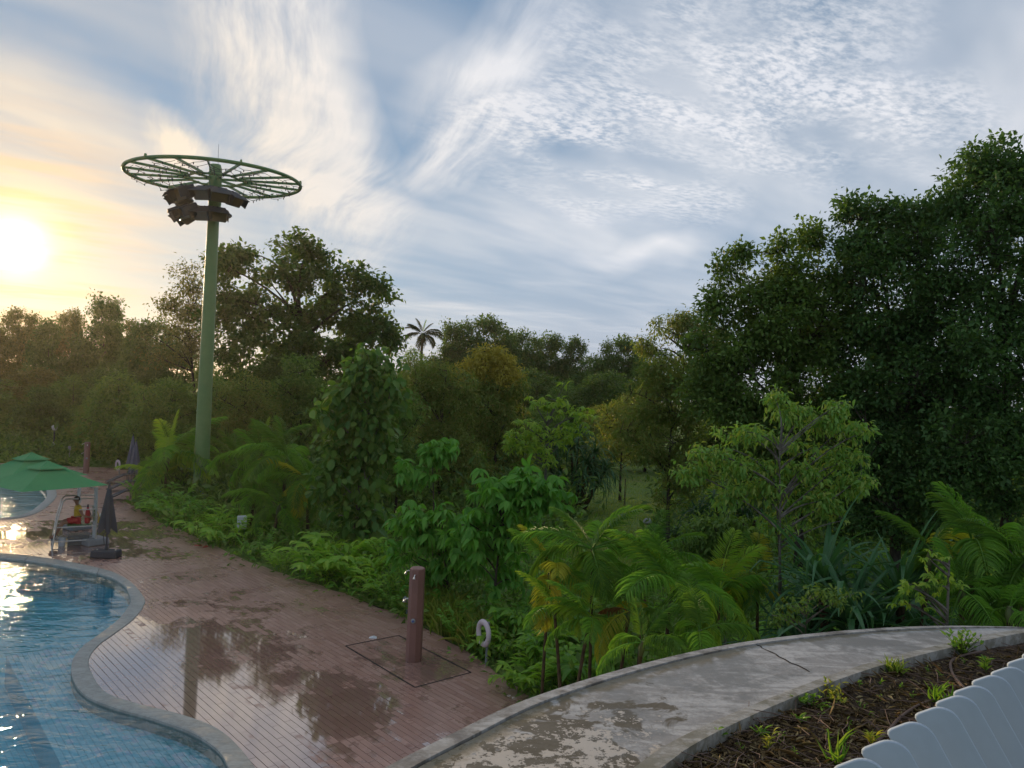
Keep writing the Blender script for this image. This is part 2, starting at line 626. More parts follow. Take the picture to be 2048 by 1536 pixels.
# leaf templates: x across, y along, z up; length 1
LEAF = {
    'diamond': ([(0, 0, 0), (0.5, 0.45, 0.10), (0, 1, -0.05), (-0.5, 0.45, 0.10)], [(0, 1, 2), (0, 2, 3)]),
    'oval': ([(0, 0, 0), (0.38, 0.2, 0.07), (0.5, 0.5, 0.08), (0.3, 0.8, 0.0), (0, 1.0, -0.12), (-0.3, 0.8, 0.0), (-0.5, 0.5, 0.08), (-0.38, 0.2, 0.07), (0, 0.5, -0.02)],
             [(0, 1, 8), (1, 2, 8), (2, 3, 8), (3, 4, 8), (4, 5, 8), (5, 6, 8), (6, 7, 8), (7, 0, 8)]),
    'lance': ([(0, 0, 0), (0.42, 0.25, 0.08), (0.5, 0.5, 0.06), (0.28, 0.8, -0.1), (0, 1.0, -0.3), (-0.28, 0.8, -0.1), (-0.5, 0.5, 0.06), (-0.42, 0.25, 0.08), (0, 0.5, -0.02), (0, 0.25, 0.0), (0, 0.8, -0.15)],
              [(0, 1, 9), (0, 9, 7), (1, 2, 8, 9), (9, 8, 6, 7), (2, 3, 10, 8), (8, 10, 5, 6), (3, 4, 10), (10, 4, 5)]),
}


def leaves_np(pos, dirs, ups, length, width, kind='diamond'):
    """vertices and faces of many leaves"""
    T, F = LEAF[kind]
    T = np.array(T, dtype=np.float64)
    n = len(pos)
    d = dirs / (np.linalg.norm(dirs, axis=1, keepdims=True) + 1e-9)
    x = np.cross(d, ups)
    x /= (np.linalg.norm(x, axis=1, keepdims=True) + 1e-9)
    z = np.cross(x, d)
    L = np.broadcast_to(np.asarray(length, float), (n,))[:, None, None]
    W = np.broadcast_to(np.asarray(width, float), (n,))[:, None, None]
    V = pos[:, None, :] + T[None, :, 0:1] * W * x[:, None, :] + T[None, :, 1:2] * L * d[:, None, :] + T[None, :, 2:3] * L * z[:, None, :]
    off = (np.arange(n) * len(T))[:, None, None]
    tri = [f for f in F if len(f) == 3]
    quad = [f for f in F if len(f) == 4]
    out = []
    if tri:
        out.append((np.array(tri)[None] + off).reshape(-1, 3))
    if quad:
        out.append((np.array(quad)[None] + off).reshape(-1, 4))
    return V.reshape(-1, 3), out


def join_np(parts):
    """parts: list of (V, [faces...]) -> one"""
    Vs, T, Q, o = [], [], [], 0
    for V, fs in parts:
        Vs.append(V)
        for f in fs:
            (T if f.shape[1] == 3 else Q).append(f + o)
        o += len(V)
    F = []
    if T:
        F.append(np.concatenate(T))
    if Q:
        F.append(np.concatenate(Q))
    return np.concatenate(Vs), F

# ------------------------------------------------------------------ the setting
random.seed(5)
rng = np.random.default_rng(11)


def catmull(pts, n=6, closed=False):
    P = [Vector(p) for p in pts]
    out = []
    N = len(P)
    rngi = range(N) if closed else range(N - 1)
    for i in rngi:
        p0 = P[(i - 1) % N] if closed or i > 0 else P[0] * 2 - P[1]
        p1, p2 = P[i], P[(i + 1) % N]
        p3 = P[(i + 2) % N] if closed or i + 2 < N else p2 * 2 - p1
        for k in range(n):
            t = k / n
            out.append(0.5 * ((2 * p1) + (p2 - p0) * t + (2 * p0 - 5 * p1 + 4 * p2 - p3) * t * t + (3 * p1 - p0 - 3 * p2 + p3) * t ** 3))
    if not closed:
        out.append(P[-1])
    return out


def g2(l, z=0.0):
    return [Vector((p.x, p.y)) for p in (G(u, v, z) for u, v in l)]


# --- materials of the setting
def mat_deck():
    m, t, out = new_mat("wet_deck")
    p = principled(t, 0.4, 0.5)
    v = pos_of(t)
    mp = node(t, "ShaderNodeMapping", vector_type='TEXTURE')
    mp.inputs["Rotation"].default_value = (0, 0, DECK_A)
    t.links.new(v, mp.inputs[0])
    # plank cell: its own tint and its own readiness to hold water
    dv = node(t, "ShaderNodeVectorMath", operation='DIVIDE')
    t.links.new(mp.outputs[0], dv.inputs[0])
    dv.inputs[1].default_value = (PLANK_L / 2, PLANK_W, 100)
    fl = node(t, "ShaderNodeVectorMath", operation='FLOOR')
    t.links.new(dv.outputs[0], fl.inputs[0])
    wn = node(t, "ShaderNodeTexWhiteNoise")
    t.links.new(fl.outputs[0], wn.inputs["Vector"])
    cell = S(wn.outputs["Value"])
    st = node(t, "ShaderNodeMapping")
    st.inputs["Scale"].default_value = (2.0, 40.0, 10)
    t.links.new(mp.outputs[0], st.inputs[0])
    grain = noise(st.outputs[0], 1.0, 5, 0.65)
    big = noise(v, 0.55, 5, 0.6, 0.3)
    fine = noise(v, 3.0, 4, 0.6)
    sx = S(node(t, "ShaderNodeSeparateXYZ").outputs[0])
    # splashed places: beside the pools and round the shower
    wet = None
    for (c, r, g) in ((G(250, 1330), 4.8, 0.30), (G(520, 1440), 3.8, 0.26), (G(100, 1085), 6.5, 0.19), (G(850, 1335), 1.5, 0.17), (G(930, 1420), 2.2, 0.08),
                      (G(420, 1230), 3.0, 0.10)):
        dn = node(t, "ShaderNodeVectorMath", operation='DISTANCE')
        t.links.new(v, dn.inputs[0])
        dn.inputs[1].default_value = (c.x, c.y, 0)
        w = S(dn.outputs["Value"]).step(r * 0.35, r, g, 0.0)
        wet = w if wet is None else wet.max(w)
    pud = (big * 0.62 + fine * 0.30 + cell * 0.14 + wet).step(0.615, 0.715)
    damp = (big * 0.6 + grain * 0.25 + fine * 0.15).step(0.3, 0.6)
    c = mixc(cell, (0.385, 0.21, 0.155), (0.52, 0.315, 0.25))
    c = mixc(grain.step(0.35, 0.7) * 0.5, c, (0.27, 0.155, 0.125))
    c = mixc(damp * 0.35, c, (0.28, 0.165, 0.135))
    c = mixc(pud * 0.55, c, (0.22, 0.13, 0.105))
    setc(t, p, c)
    r = (0.36 - damp * 0.16 + grain * 0.10) * (1.0 - pud) + pud * 0.05
    t.links.new(r.s, p.inputs["Roughness"])
    h = grain * 0.35 * (1.0 - pud) + pud * 0.3 + noise(v, 1.2, 2, 0.5) * 0.5 * pud
    bump(t, p, h, 0.25, 0.006)
    t.links.new((pud * 0.5 + 0.5).s, p.inputs["Specular IOR Level"])
    t.links.new((pud * 1.0).s, p.inputs["Coat Weight"])
    p.inputs["Coat Roughness"].default_value = 0.04
    p.inputs["Coat IOR"].default_value = 1.7
    t.links.new(p.outputs[0], out.inputs[0])
    return m


def mat_concrete(name, c0, c1, stain, peel, smx=1.0):
    m, t, out = new_mat(name)
    p = principled(t, 0.75, 0.35)
    v = pos_of(t)
    a = noise(v, 1.3 * smx, 7, 0.62, 0.6)
    mp = node(t, "ShaderNodeMapping")
    mp.inputs["Rotation"].default_value = (0, 0, rad(-35))
    mp.inputs["Scale"].default_value = (1.0, 3.2, 1)
    t.links.new(v, mp.inputs[0])
    b = noise(mp.outputs[0], 1.7 * smx, 7, 0.68, 0.9)
    f = noise(v, 38, 5, 0.7)
    g = noise(v, 9.0, 6, 0.65)
    c = mixc((b * 0.75 + f * 0.25).step(0.42, 0.58), c0, c1)
    c = mixc(g.step(0.52, 0.72) * 0.35, c, tuple(q * 0.6 for q in c0))
    if stain:
        c = mixc((a * 0.7 + g * 0.3).step(0.47, 0.60) * 0.8, c, stain)
    if peel:
        near = node(t, "ShaderNodeVectorMath", operation='DISTANCE')
        t.links.new(v, near.inputs[0])
        near.inputs[1].default_value = tuple(G(1000, 1560, TZ))
        nf = S(near.outputs["Value"])
        pl = (a * 0.35 + g * 0.42 + f * 0.23 + nf.step(0.2, 2.6, 0.02, -0.16)).step(0.50, 0.525)
        c = mixc(pl, c, peel)
        mud = (noise(v, 2.1, 5, 0.6, 0.5) + nf.step(0.5, 3.0, 0.10, -0.20)).step(0.52, 0.57)
        c = mixc(mud * (1.0 - pl) * 0.85, c, (0.085, 0.066, 0.035))
        # algae creeping in from the gutter and along the kerb
        at = node(t, "ShaderNodeAttribute", attribute_name="across")
        ac = S(at.outputs["Fac"])
        al = (a * 0.5 + g * 0.3 + ac.step(0.0, 0.28, 0.26, 0.0) + ac.step(0.86, 1.0, 0.0, 0.14)).step(0.52, 0.66)
        c = mixc(al * 0.8, c, (0.16, 0.125, 0.065))
    setc(t, p, c)
    t.links.new((0.85 - a.step(0.5, 0.62) * 0.35).s, p.inputs["Roughness"])
    bump(t, p, f * 0.5 + g * 0.6, 0.45, 0.012)
    t.links.new(p.outputs[0], out.inputs[0])
    return m


def mat_ground():
    m, t, out = new_mat("garden_ground")
    p = principled(t, 0.9, 0.15)
    v = pos_of(t)
    a = noise(v, 0.25, 5, 0.6)
    b = noise(v, 6.0, 6, 0.7)
    c = mixc(b.step(0.35, 0.65), (0.10, 0.17, 0.04), (0.20, 0.27, 0.07))
    c = mixc((a * 0.6 + b * 0.4).step(0.52, 0.6) * 0.6, c, (0.17, 0.16, 0.06))
    setc(t, p, c)
    bump(t, p, b, 0.6, 0.08)
    t.links.new(p.outputs[0], out.inputs[0])
    return m


def mat_soil(name="soil"):
    m, t, out = new_mat(name)
    p = principled(t, 0.9, 0.2)
    v = pos_of(t)
    a = noise(v, 1.6, 5, 0.6)
    b = noise(v, 30.0, 6, 0.75)
    c = mixc(b.step(0.35, 0.7), (0.035, 0.024, 0.016), (0.11, 0.07, 0.042))
    c = mixc(a.step(0.5, 0.65) * 0.6, c, (0.15, 0.085, 0.045))
    setc(t, p, c)
    bump(t, p, b + a, 0.9, 0.03)
    t.links.new(p.outputs[0], out.inputs[0])
    return m


def mat_tile(name, ca, cb, cc):
    m, t, out = new_mat(name)
    p = principled(t, 0.25, 0.5)
    v = pos_of(t)
    mp = node(t, "ShaderNodeMapping", vector_type='TEXTURE')
    mp.inputs["Rotation"].default_value = (0, 0, TILE_A)
    mp.inputs["Scale"].default_value = (TILE_L, TILE_W, 1)
    t.links.new(v, mp.inputs[0])
    fl = node(t, "ShaderNodeVectorMath", operation='FLOOR')
    t.links.new(mp.outputs[0], fl.inputs[0])
    wn = node(t, "ShaderNodeTexWhiteNoise")
    t.links.new(fl.outputs[0], wn.inputs["Vector"])
    w = S(wn.outputs["Value"])
    c = mixc(w, ca, cb)
    c = mixc(w.step(0.80, 0.82), c, cc)
    setc(t, p, c)
    t.links.new(p.outputs[0], out.inputs[0])
    return m


def mat_tilegrid(name, ca, cb, grout):
    m, t, out = new_mat(name)
    p = principled(t, 0.3, 0.5)
    v = pos_of(t)
    mp = node(t, "ShaderNodeMapping", vector_type='TEXTURE')
    mp.inputs["Rotation"].default_value = (0, 0, TILE_A)
    t.links.new(v, mp.inputs[0])
    b = node(t, "ShaderNodeTexBrick", offset=0.0)
    b.inputs["Scale"].default_value = 1.0
    b.inputs["Brick Width"].default_value = TILE_L
    b.inputs["Row Height"].default_value = TILE_W
    b.inputs["Mortar Size"].default_value = 0.006
    b.inputs["Color1"].default_value = (*ca, 1)
    b.inputs["Color2"].default_value = (*cb, 1)
    b.inputs["Mortar"].default_value = (*grout, 1)
    t.links.new(mp.outputs[0], b.inputs["Vector"])
    setc(t, p, b.outputs[0])
    t.links.new(p.outputs[0], out.inputs[0])
    return m


def mat_water():
    m, t, out = new_mat("pool_water")
    v = pos_of(t)
    mp = node(t, "ShaderNodeMapping")
    mp.inputs["Rotation"].default_value = (0, 0, rad(-25))
    mp.inputs["Scale"].default_value = (0.62, 1.25, 1)
    t.links.new(v, mp.inputs[0])
    h = noise(mp.outputs[0], 1.5, 3, 0.5, 0.9) * 1.0 + noise(mp.outputs[0], 4.2, 2, 0.5, 0.4) * 0.22
    b = t.nodes.new("ShaderNodeBump")
    b.inputs["Strength"].default_value = 0.55
    b.inputs["Distance"].default_value = 0.09
    t.links.new(h.s, b.inputs["Height"])
    fr = t.nodes.new("ShaderNodeFresnel")
    fr.inputs["IOR"].default_value = 1.36
    t.links.new(b.outputs[0], fr.inputs["Normal"])
    gl = t.nodes.new("ShaderNodeBsdfGlossy")
    gl.inputs["Roughness"].default_value = 0.05
    t.links.new(b.outputs[0], gl.inputs["Normal"])
    tr = t.nodes.new("ShaderNodeBsdfTransparent")
    tr.inputs[0].default_value = (0.80, 0.96, 0.98, 1)
    mx_ = t.nodes.new("ShaderNodeMixShader")
    t.links.new((S(fr.outputs[0]) * 1.25).min(1.0).s, mx_.inputs[0])
    t.links.new(tr.outputs[0], mx_.inputs[1])
    t.links.new(gl.outputs[0], mx_.inputs[2])
    t.links.new(mx_.outputs[0], out.inputs[0])
    return m


_pa, _pb = G(250, 1259), G(466, 1449)
DECK_A = math.atan2(_pb.y - _pa.y, _pb.x - _pa.x)
PLANK_L, PLANK_W = 0.92, 0.135
TILE_A, TILE_L, TILE_W = DECK_A, 0.20, 0.10
TZ = CAMZ - 2.3         # top of the terrace path
MAT['deck'] = mat_deck()
MAT['path'] = mat_concrete("path_concrete", (0.30, 0.285, 0.265), (0.48, 0.46, 0.43), (0.20, 0.19, 0.17), (0.52, 0.45, 0.37))
MAT['edging'] = mat_concrete("edging_concrete", (0.30, 0.28, 0.25), (0.45, 0.43, 0.40), (0.12, 0.10, 0.08), None, 2.0)
MAT['kerb'] = mat_concrete("kerb_concrete", (0.27, 0.245, 0.20), (0.42, 0.39, 0.34), (0.18, 0.155, 0.095), None, 2.5)
MAT['coping'] = mat_concrete("coping_stone", (0.32, 0.32, 0.29), (0.40, 0.40, 0.365), (0.28, 0.28, 0.255), None, 2.0)
MAT['ground'] = mat_ground()
MAT['soil'] = mat_soil()
MAT['groove'] = paint("groove", (0.02, 0.015, 0.012), 0.9)
MAT['tile_shelf'] = mat_tile("tile_shelf", (0.15, 0.36, 0.50), (0.26, 0.45, 0.58), (0.34, 0.36, 0.46))
MAT['tile_deep'] = mat_tilegrid("tile_deep", (0.11, 0.50, 0.63), (0.15, 0.58, 0.71), (0.08, 0.38, 0.49))
MAT['grout'] = paint("grout", (0.22, 0.50, 0.60), 0.5)
MAT['water'] = mat_water()

# --- pools: coping curves
COP_OUT = g2([(-230, 1100), (-90, 1104), (60, 1112), (199, 1137), (255, 1160), (287, 1194), (287, 1213), (267, 1239), (233, 1265), (199, 1290), (179, 1316), (182, 1344), (210, 1384),
              (270, 1407), (358, 1429), (423, 1452), (466, 1483), (508, 1534), (545, 1600), (590, 1700)])
COP_IN = g2([(-230, 1112), (-90, 1113), (50, 1121), (195, 1147), (244, 1168), (260, 1194), (258, 1211), (236, 1239), (199, 1268), (165, 1293), (145, 1321), (145, 1355), (170, 1390),
             (227, 1415), (298, 1435), (378, 1463), (432, 1497), (457, 1534), (485, 1600), (520, 1700)])
FAR_IN = g2([(-120, 938), (0, 940), (50, 950), (84, 968), (94, 990), (78, 1010), (50, 1027), (0, 1037), (-150, 1042)])
co, ci = catmull([p.to_3d() for p in COP_OUT], 8), catmull([p.to_3d() for p in COP_IN], 8)
fi = catmull([p.to_3d() for p in FAR_IN], 8)


def offset_line(pts, d):
    out = []
    for i, p in enumerate(pts):
        a, b = pts[max(i - 1, 0)], pts[min(i + 1, len(pts) - 1)]
        t = (b - a).normalized()
        out.append(p + Vector((-t.y, t.x, 0)) * d)
    return out


fo = offset_line(fi, 0.42)
WATER_Z = -0.045
POOL_CLOSE = [Vector((-6.0, 7.6, 0)), Vector((-45, 7.6, 0)), Vector((-45, ci[0].y, 0))]
NEAR_POOL = ci + POOL_CLOSE
FAR_CLOSE = [Vector((-70, fi[-1].y, 0)), Vector((-70, fi[0].y, 0))]
FAR_POOL = fi + FAR_CLOSE
mid_near = [(a + b) / 2 for a, b in zip(co, ci)] + POOL_CLOSE
mid_far = [(a + b) / 2 for a, b in zip(fo, fi)] + FAR_CLOSE

EDGE = g2([(1050, 1384), (930, 1300), (845, 1250), (805, 1232), (740, 1205), (662, 1177), (580, 1151), (512, 1127), (450, 1102), (375, 1067), (310, 1037), (292, 1015), (288, 995), (286, 970), (283, 950),
           (255, 938), (175, 934), (60, 928), (-60, 925), (-400, 922)])
DECK_POLY = [Vector((3.2, 10.0, 0)), Vector((1.9, 13.0, 0))] + catmull([p.to_3d() for p in EDGE], 4) + [Vector((-75, 47, 0)), Vector((-75, 7.0, 0)), Vector((3.2, 7.0, 0))]


def flat_poly(name, pts, z, mat, holes=(), parent=None):
    """a flat sheet; holes by a filled curve"""
    import bmesh
    bm = bmesh.new()
    for loop in (pts,) + tuple(holes):
        vs_ = [bm.verts.new((p.x, p.y, z)) for p in loop]
        for i in range(len(vs_)):
            bm.edges.new((vs_[i], vs_[(i + 1) % len(vs_)]))
    bmesh.ops.triangle_fill(bm, use_beauty=True, use_dissolve=False, edges=bm.edges[:], normal=(0, 0, 1))
    bmesh.ops.recalc_face_normals(bm, faces=bm.faces[:])
    for f in bm.faces:
        if f.normal.z < 0:
            f.normal_flip()
    me = bpy.data.meshes.new(name)
    bm.to_mesh(me)
    bm.free()
    return link(name, me, mat, parent)


# --- ground: one sheet to the horizon, with the pools cut out
GP = [Vector((-900, -300, 0)), Vector((900, -300, 0)), Vector((900, 1600, 0)), Vector((-900, 1600, 0))]
hole_deck = [Vector((-74, 7.2, 0)), Vector((-1.5, 7.2, 0)), Vector((-1.5, 17.0, 0)), Vector((-9, 23, 0)), Vector((-18, 34, 0)), Vector((-24, 46, 0)), Vector((-74, 46.5, 0))]
ground = structure(flat_poly("ground", GP, -0.06, 'ground', (hole_deck,)))

deck = structure(flat_poly("pool_deck", DECK_POLY, -0.03, 'groove', (mid_near, mid_far)))

# --- planks
ca_, sa_ = math.cos(DECK_A), math.sin(DECK_A)


def to_uv(p):
    return p.x * ca_ + p.y * sa_, -p.x * sa_ + p.y * ca_


def from_uv(a, b, z=0.0):
    return (a * ca_ - b * sa_, a * sa_ + b * ca_, z)


LOOPS = [[to_uv(p) for p in L] for L in (DECK_POLY, mid_near, mid_far)]
DRAIN = [to_uv(G(*p)) for p in ((691, 1292), (797, 1271), (942, 1345), (830, 1375))]
DA = (min(p[0] for p in DRAIN) + 0.12, max(p[0] for p in DRAIN) - 0.12)
DB = (min(p[1] for p in DRAIN) + 0.12, max(p[1] for p in DRAIN) - 0.12)


def crossings(b):
    xs = []
    for L in LOOPS:
        for i in range(len(L)):
            (a0, b0), (a1, b1) = L[i - 1], L[i]
            if (b0 > b) != (b1 > b):
                xs.append(a0 + (b - b0) / (b1 - b0) * (a1 - a0))
    return sorted(xs)


all_b = [p[1] for p in LOOPS[0]]
planks = []
GAPW = 0.010
row = math.floor(min(all_b) / PLANK_W)
while row * PLANK_W < max(all_b):
    b0, b1 = row * PLANK_W + GAPW / 2, (row + 1) * PLANK_W - GAPW / 2
    x0, x1 = crossings(b0), crossings(b1)
    if len(x0) != len(x1):
        x0 = x1 = crossings((b0 + b1) / 2)
    for k in range(0, len(x0) - 1, 2):
        s0, e0, s1, e1 = x0[k], x0[k + 1], x1[k], x1[k + 1]
        lo, hi = max(s0, s1), min(e0, e1)
        start = math.floor(min(s0, s1) / PLANK_L) * PLANK_L + (row * 0.5 % 1.0) * PLANK_L + (row * 0.173 % 0.2)
        a = start - PLANK_L
        while a < max(e0, e1):
            n0, n1 = a + GAPW * .35, a + PLANK_L - GAPW * .35
            q = [max(n0, s0), min(n1, e0), max(n0, s1), min(n1, e1)]
            a += PLANK_L
            if q[1] - q[0] < 0.03 or q[3] - q[2] < 0.03:
                continue
            planks.append((q, b0, b1))
    row += 1


def plank_seen(q, b0, b1):
    c = from_uv((q[0] + q[1]) / 2, (b0 + b1) / 2)
    if c[1] < 5:
        return None
    u, v, w = proj(c)
    if not (0 < u < 2048 and 0 < v < 1536):
        return None
    if v > 1385 - (u - 1050) * 0.49:            # behind the terrace edge
        return None
    return w


def plank_geo(q, b0, b1, zj):
    z0, z1 = -0.029, zj
    top = [from_uv(q[0], b0, z1), from_uv(q[1], b0, z1), from_uv(q[3], b1, z1), from_uv(q[2], b1, z1)]
    bot = [(p[0], p[1], z0) for p in top]
    return top + bot, [(0, 1, 2, 3), (0, 4, 5, 1), (1, 5, 6, 2), (2, 6, 7, 3), (3, 7, 4, 0)]


near_list = sorted([(w, i) for i, pk in enumerate(planks) if (w := plank_seen(*pk))])[:290]
near_ids = {i for w, i in near_list}
rest = MB()
full_me = None
for i, (q, b0, b1) in enumerate(planks):
    ac, bc = (q[0] + q[1]) / 2, (b0 + b1) / 2
    if DA[0] < ac < DA[1] and DB[0] < bc < DB[1] and False:
        continue
    zj = random.uniform(-0.0012, 0.0012)
    if i in near_ids:
        if abs(q[1] - q[0] - (PLANK_L - GAPW * .7)) < 1e-4 and abs(q[0] - q[2]) < 1e-4 and abs(q[1] - q[3]) < 1e-4:
            if full_me is None:
                L2, W2 = (q[1] - q[0]) / 2, (b1 - b0) / 2
                mb = MB()
                mb.add([(-L2, -W2, 0), (L2, -W2, 0), (L2, W2, 0), (-L2, W2, 0), (-L2, -W2, -0.029), (L2, -W2, -0.029), (L2, W2, -0.029), (-L2, W2, -0.029)],
                       [(0, 1, 2, 3), (0, 4, 5, 1), (1, 5, 6, 2), (2, 6, 7, 3), (3, 7, 4, 0)])
                full_me = mb.mesh("plank")
                full_me.materials.append(MAT['deck'])
            o = bpy.data.objects.new("plank", full_me)
            COL.objects.link(o)
            o.parent = deck
            o.location = from_uv(ac, bc, zj)
            o.rotation_euler = (0, 0, DECK_A)
        else:
            V, F = plank_geo(q, b0, b1, zj)
            MB().add(V, F).build("plank", 'deck', deck)
    else:
        V, F = plank_geo(q, b0, b1, zj)
        rest.add(V, F)
stuff(rest.build("plank_field", 'deck', deck))

# the drain slot round the shower: a dark metal channel set in the deck
dr = [G(*p) for p in ((691, 1292), (797, 1271), (942, 1345), (830, 1375))]
mb = MB()
for i in range(4):
    a, b = dr[i], dr[(i + 1) % 4]
    d = (b - a).normalized()
    n = Vector((-d.y, d.x, 0)) * 0.022
    mb.add([a + n, a - n, b - n, b + n, ], [(0, 1, 2, 3)])
mb.v = [(x, y, 0.0035) for x, y, z in mb.v]
mb.build("drain_slot", 'groove', deck)


# --- coping stones
def coping(name, outer, inner, ztop, seg):
    root = bpy.data.objects.new(name, None)
    COL.objects.link(root)
    structure(root)
    n = len(outer)
    i = 0
    while i < n - 1:
        j = min(i + seg, n - 1)
        mb = MB()
        V, F = [], []
        for k in range(i, j + 1):
            o, q = outer[k], inner[k]
            w = (q - o)
            if k == i:
                o2, q2 = o.lerp(outer[k + 1], 0.03), q.lerp(inner[k + 1], 0.03)
            elif k == j:
                o2, q2 = o.lerp(outer[k - 1], 0.03), q.lerp(inner[k - 1], 0.03)
            else:
                o2, q2 = o, q
            for (p, z) in ((o2, -0.03), (o2, ztop - 0.012), (o2.lerp(q2, 0.04), ztop), (o2.lerp(q2, 0.90), ztop), (q2, ztop - 0.02), (q2, -0.35)):
                V.append((p.x, p.y, z))
        m = j - i + 1
        for k in range(m - 1):
            for r in range(5):
                F.append((k * 6 + r, k * 6 + r + 1, (k + 1) * 6 + r + 1, (k + 1) * 6 + r))
        F.append(tuple(range(6))[::-1])
        F.append(tuple(range((m - 1) * 6, m * 6)))
        mb.add(V, F).build("coping_stone", 'coping', root, True)
        i = j
    return root


coping("pool_coping", co, ci, 0.022, 8)
coping("far_pool_coping", fo, fi, 0.022, 8)

# --- water and pool floors
water = structure(flat_poly("water", NEAR_POOL, WATER_Z, 'water'))
water2 = structure(flat_poly("water", FAR_POOL, WATER_Z, 'water'))
sa0, sa1 = G(48, 1355), G(142, 1534)                   # the straight rim of the shallow shelf
sd = (sa1 - sa0).normalized()
deep = structure(flat_poly("pool_floor", [p + Vector((0, 0, 0)) for p in NEAR_POOL], -0.95, 'tile_deep'))
structure(flat_poly("pool_floor", FAR_POOL, -0.5, 'tile_deep'))
# pool wall under the coping
mb = MB()
V, F = [], []
for k, p in enumerate(ci):
    V += [(p.x, p.y, -0.30), (p.x, p.y, -1.0)]
    if k:
        F.append((2 * k - 2, 2 * k - 1, 2 * k + 1, 2 * k))
mb.add(V, F)
structure(mb.build("pool_wall", 'tile_deep'))
# the shelf: laid tile by tile
shelf = bpy.data.objects.new("pool_shelf", None)
COL.objects.link(shelf)
structure(shelf)
sn = Vector((-sd.y, sd.x, 0))
if sn.x < 0:
    sn = -sn
SH0 = sa0 - sd * 1.6
SH_Z = -0.26
slab = MB()
pA, pB = SH0, sa1 + sd * 5.0
slab.prism([(pA.x, pA.y), (pB.x, pB.y), ((pB + sn * 9).x, (pB + sn * 9).y), ((pA + sn * 9).x, (pA + sn * 9).y)], -0.94, SH_Z - 0.008)
# keep the slab inside the pool: clip by the pool outline
import bmesh as _bm
shelf_poly = []
tA = math.atan2(sd.y, sd.x)


def inside(p, poly):
    c = False
    for i in range(len(poly)):
        a, b = poly[i - 1], poly[i]
        if (a.y > p[1]) != (b.y > p[1]) and p[0] < a.x + (p[1] - a.y) / (b.y - a.y) * (b.x - a.x):
            c = not c
    return c


tiles = []
TL, TW = TILE_L, TILE_W
for i in range(-12, 46):
    for j in range(0, 90):
        c = sa0 + sd * ((i + 0.5) * TL) + sn * ((j + 0.5) * TW)
        if not inside((c.x, c.y), mid_near):
            continue
        if c.y < 7.7:
            continue
        tiles.append(c)
TILE_A = tA
MAT['tile_shelf'] = mat_tile("tile_shelf_laid", (0.28, 0.56, 0.66), (0.42, 0.64, 0.74), (0.50, 0.58, 0.70))
mb = MB().box((0, 0, -0.006), (TL - 0.006, TW - 0.006, 0.012))
tile_me = mb.mesh("tile")
tile_me.materials.append(MAT['tile_shelf'])
seen = []
for i, c in enumerate(tiles):
    u, v, w = proj((c.x, c.y, SH_Z))
    if 0 < u < 2048 and 0 < v < 1536:
        seen.append((w, i))
seen_ids = {i for w, i in sorted(seen)[:290]}
rest = MB()
for i, c in enumerate(tiles):
    if i in seen_ids:
        o = bpy.data.objects.new("tile", tile_me)
        COL.objects.link(o)
        o.parent = shelf
        o.location = (c.x, c.y, SH_Z)
        o.rotation_euler = (0, 0, tA)
    else:
        rest.box((c.x, c.y, SH_Z - 0.006), (TL - 0.006, TW - 0.006, 0.012), Matrix.Rotation(tA, 3, 'Z'))
stuff(rest.build("tile_field", 'tile_shelf', shelf))
# the shelf's bed and riser, cell by cell under the tiles
bed = MB()
for c in tiles:
    bed.box((c.x, c.y, SH_Z - 0.36), (TL, TW, 0.69), Matrix.Rotation(tA, 3, 'Z'))
bed.f = [f for k, f in enumerate(bed.f)]
bed.build("shelf_bed", 'grout', shelf)

# --- terrace: curved path with edging, kerb and planter
PATH_OUT = catmull([G(u, v, TZ + 0.06) for u, v in ((420, 1740), (560, 1650), (740, 1536), (900, 1455), (1050, 1387), (1250, 1325), (1450, 1280), (1650, 1255), (1850, 1243), (2048, 1245), (2250, 1255), (2500, 1285))], 6)
PATH_IN = catmull([G(u, v, TZ) for u, v in ((700, 1980), (950, 1800), (1290, 1570), (1400, 1492), (1560, 1415), (1720, 1352), (1850, 1315), (1950, 1292), (2048, 1272), (2150, 1260), (2250, 1258), (2500, 1289))], 6)
for p in PATH_OUT + PATH_IN:
    p.z = TZ


def strip(name, a, b, z0, z1, mat, seg=None, gap=0.0, parent=None, zb=None):
    """solid ring between two curves (a outer, b inner), optionally in segments"""
    out = []
    n = len(a)
    seg = seg or n
    i = 0
    while i < n - 1:
        j = min(i + seg, n - 1)
        V, F = [], []
        for k in range(i, j + 1):
            A, B = a[k].copy(), b[k].copy()
            if gap and k == i and i > 0:
                A, B = A.lerp(a[k + 1], gap), B.lerp(b[k + 1], gap)
            V += [(A.x, A.y, z0), (A.x, A.y, z1), (B.x, B.y, z1), (B.x, B.y, zb if zb is not None else z0)]
        m = j - i + 1
        for k in range(m - 1):
            for r in range(4):
                r2 = (r + 1) % 4
                F.append((k * 4 + r, k * 4 + r2, (k + 1) * 4 + r2, (k + 1) * 4 + r))
        F.append((3, 2, 1, 0))
        F.append(tuple(range((m - 1) * 4, m * 4)))
        out.append(MB().add(V, F).build(name, mat, parent))
        i = j
    return out


def inset(a, b, d):
    return [p + (q - p).normalized() * d for p, q in zip(a, b)]


